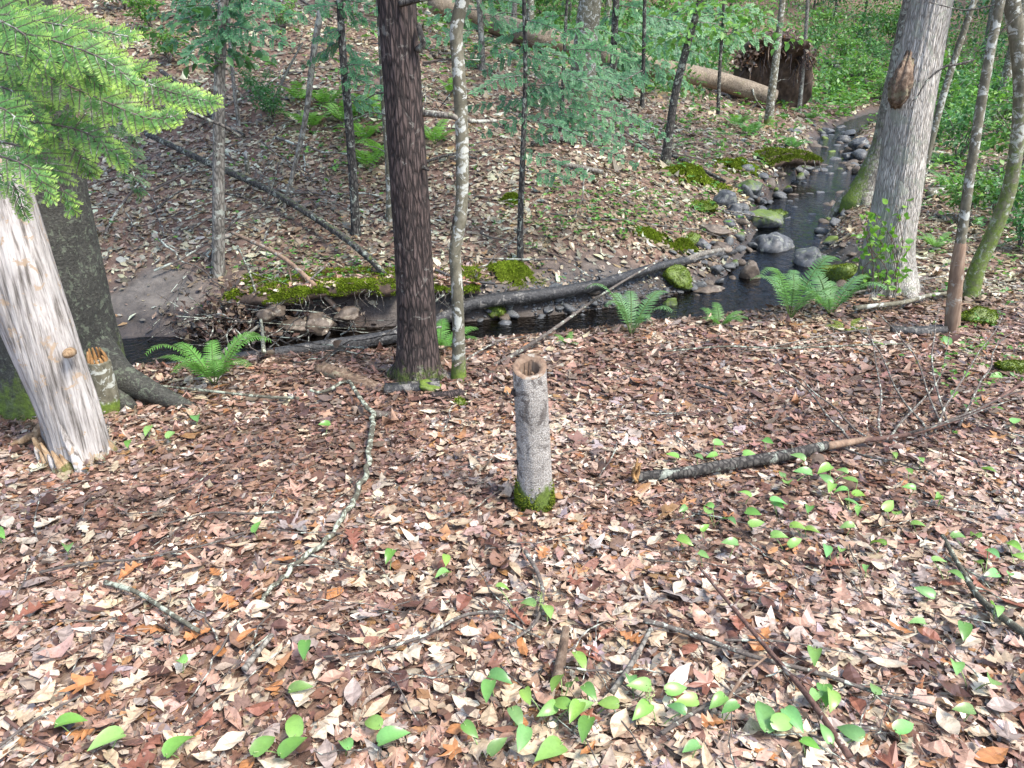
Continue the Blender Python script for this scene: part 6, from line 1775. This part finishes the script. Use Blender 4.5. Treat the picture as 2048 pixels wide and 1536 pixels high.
def shrub(px, py, hgt, label, group=None, name='shrub'):
    c = g1(px, py)
    if c[1] > 70: return
    root = thing(name, '%s %s, %s' % ('tall' if hgt > 1.45 else 'chest-high' if hgt > 1.05 else 'waist-high' if hgt > 0.75 else 'low', label, place(px, py)), 'shrub', c, group)
    m = random.choice(SH)
    s = hgt
    for nm, me in (('stem', m[0]), ('foliage', m[1])):
        o = link(nm, me, root); o.scale = (s, s, s); o.rotation_euler = (0, 0, R.uniform(0, 6.28))
for px, py, h in [(1915, 330, 1.0), (1990, 280, 1.3), (2035, 350, 1.1), (1880, 250, 1.2), (1960, 220, 1.5), (2030, 230, 1.6), (1990, 450, .8), (1860, 300, .8), (2040, 500, .7), (1925, 440, .7), (2000, 180, 1.8), (1900, 190, 1.6)]:
    shrub(px, py, h, 'leafy green shrub on the flat', 'shrubs right of the pale trunk')
for px, py, h in [(1660, 190, 1.0), (1720, 170, 1.2), (1690, 130, 1.4), (1750, 140, 1.3), (1630, 110, 1.2), (1760, 200, .9), (1720, 100, 1.6), (1650, 80, 1.6), (1780, 90, 1.8), (1800, 60, 1.6)]:
    shrub(px, py, h, 'green shrub beyond the stream', 'shrubs beyond the root plate')
for px, py, h in [(1450, 120, 1.0), (1420, 190, .7), (1500, 70, 1.3), (1360, 120, 1.0), (1300, 70, 1.2), (1250, 60, 1.2), (1120, 50, 1.0), (1080, 30, 1.2), (1400, 60, 1.4), (1330, 30, 1.5), (1200, 20, 1.4), (1020, 15, 1.0), (1460, 20, 1.6)]:
    shrub(px, py, h, 'green shrub on the upper slope', 'shrubs on the upper slope')
for px, py, h in [(545, 250, .5), (520, 200, .4), (340, 130, .6), (300, 60, .7), (250, 20, .8), (390, 40, .8), (560, 60, .5)]:
    shrub(px, py, h, 'small leafy seedling on the left slope', 'seedlings on the left slope', name='seedling')

# ------------------------------------------------------------------ the forest beyond
FT = []
def far_tree_mesh(r, hgt, crown_z, kind):
    P = np.array([[0, 0, -0.3], [R.normal() * 0.1, 0, hgt * 0.4], [R.normal() * 0.3, R.normal() * 0.2, hgt]])
    V, F = tube(resample(P, 14), np.linspace(r, r * 0.5, 14), 9, ridges(0.01, 4, 2, 0.1))
    o1 = build('trunk', V, F, M[['bark_grey', 'bark_dark', 'bark_lich'][kind]], attrs={'moss': np.clip(0.7 - V[:, 2] / 1.5, 0, 1)})
    n = 1500
    zc = R.uniform(crown_z, hgt + 0.5, 40)
    cc = np.stack([R.normal(0, 1.1, 40), R.normal(0, 1.1, 40), zc], -1)
    p = cc[R.integers(0, 40, n)] + R.normal(size=(n, 3)) * np.array([0.5, 0.5, 0.16])
    V, F, C = scatter(p, rdir(n), rdir(n, 2), R.uniform(0.14, 0.26, n), RHOMB, np.array([(0.09, 0.22, 0.06), (0.04, 0.12, 0.05), (0.11, 0.26, 0.07)][kind]) * R.uniform(0.7, 1.4, (n, 1)))
    o2 = build('crown', V, F, M['green'], None, None, C, False)
    d = (o1.data, o2.data)
    bpy.data.objects.remove(o1); bpy.data.objects.remove(o2)
    return d
FT = [far_tree_mesh(0.09, 8, 2.2, 0), far_tree_mesh(0.07, 7, 1.6, 1), far_tree_mesh(0.16, 11, 4.0, 0), far_tree_mesh(0.12, 10, 3.0, 2), far_tree_mesh(0.06, 5.5, 1.2, 1)]
n = 0
spots = []
while n < 120:
    y = R.uniform(19, 62)
    x = R.uniform(-0.75 * y, 0.85 * y)
    if y < 30 and x < 0: continue
    d, s_, p_ = stream_info(np.array([x]), np.array([y]))
    if (y < 24 and 0.24 < x / y < 0.42) or d[0] < 1.6 or any((x - a) ** 2 + (y - b) ** 2 < 1.6 ** 2 for a, b in spots): continue
    spots.append((x, y))
    k = R.integers(0, 5)
    if 0.18 < x / y < 0.55:                                  # the valley stays open above the stream
        if y < 42 or R.random() < 0.5: spots.pop(); continue
        k = 4
    c = np.array([x, y, float(H(np.array([x]), np.array([y]))[0])])
    side = 'on the far slope' if x < 4 else 'on the valley floor' if y < 40 else 'on the rise beyond the valley'
    root = thing('forest_tree', '%s %s' % (['slim grey leafy tree', 'slim dark conifer', 'tall grey tree', 'pale barked tree', 'young dark conifer'][k], side + ', ' + place(1024 + FPX * x / (y * math.cos(PITCH) - (c[2] - CAM_H) * math.sin(PITCH)), 60)), 'tree', c, 'trees of the far forest')
    for nm, me in zip(('trunk', 'crown'), FT[k]):
        o = link(nm, me, root); s = R.uniform(0.85, 1.25); o.rotation_euler = (0, 0, R.uniform(0, 6.28)); o.scale = (1, 1, s)
    n += 1
# leafy undergrowth of the far forest, one mass
k = 70000
y = 18 + 60 * R.random(k) ** 1.3; x = R.uniform(-0.8, 0.85, k) * y
d, s_, p_ = stream_info(x, y)
dn = fbm(x * 0.25, y * 0.25, 4.0, 3)
keep = ~((x / y > 0.22) & (x / y < 0.42) & (y < 24)) & (d > 1.5) & (R.random(k) < np.clip((dn - 0.33) * 5, 0, 1)) & ((x > 1.0) | (y > 24))
x, y = x[keep], y[keep]
p = np.stack([x, y, H(x, y) + R.random(len(x)) ** 1.8 * (0.5 + 0.03 * y)], -1)
V, F, C = scatter(np.repeat(p, 3, 0) + R.normal(size=(len(p) * 3, 3)) * np.array([0.22, 0.22, 0.06]), rdir(len(p) * 3), rdir(len(p) * 3, 2), R.uniform(0.09, 0.2, len(p) * 3), RHOMB,
                  np.array([(0.09, 0.23, 0.06), (0.06, 0.16, 0.06), (0.12, 0.27, 0.07)])[R.integers(0, 3, len(p) * 3)] * R.uniform(0.7, 1.3, (len(p) * 3, 1)))
tag(build('undergrowth', V, F, M['green'], None, None, C, False), 'leafy green undergrowth of the far forest', 'undergrowth', kind='stuff')

# small pale marker on the left slope
c = g1(497, 350)
root = thing('marker_stake', 'small pale grey stake standing on the left slope beside the grey pole', 'stake', c)
w, h = px2m(9, c), px2m(44, c)
V = np.array([(x_, y_, z_) for x_ in (-w / 2, w / 2) for y_ in (-0.008, 0.008) for z_ in (-0.1, h)]) + c
F = np.array([(0, 1, 3, 2), (4, 6, 7, 5), (0, 4, 5, 1), (2, 3, 7, 6), (0, 2, 6, 4), (1, 5, 7, 3)])
build('slat', V, F, M['bark_lich'], root, c, smooth_=False)
V2 = np.array([(x_, y_, z_) for x_ in (-w * 0.32, w * 0.32) for y_ in (-0.012, -0.0085) for z_ in (h * 0.7, h * 0.95)]) + c
build('tag_plate', V2, F, M['wood_old'], root, c, smooth_=False)
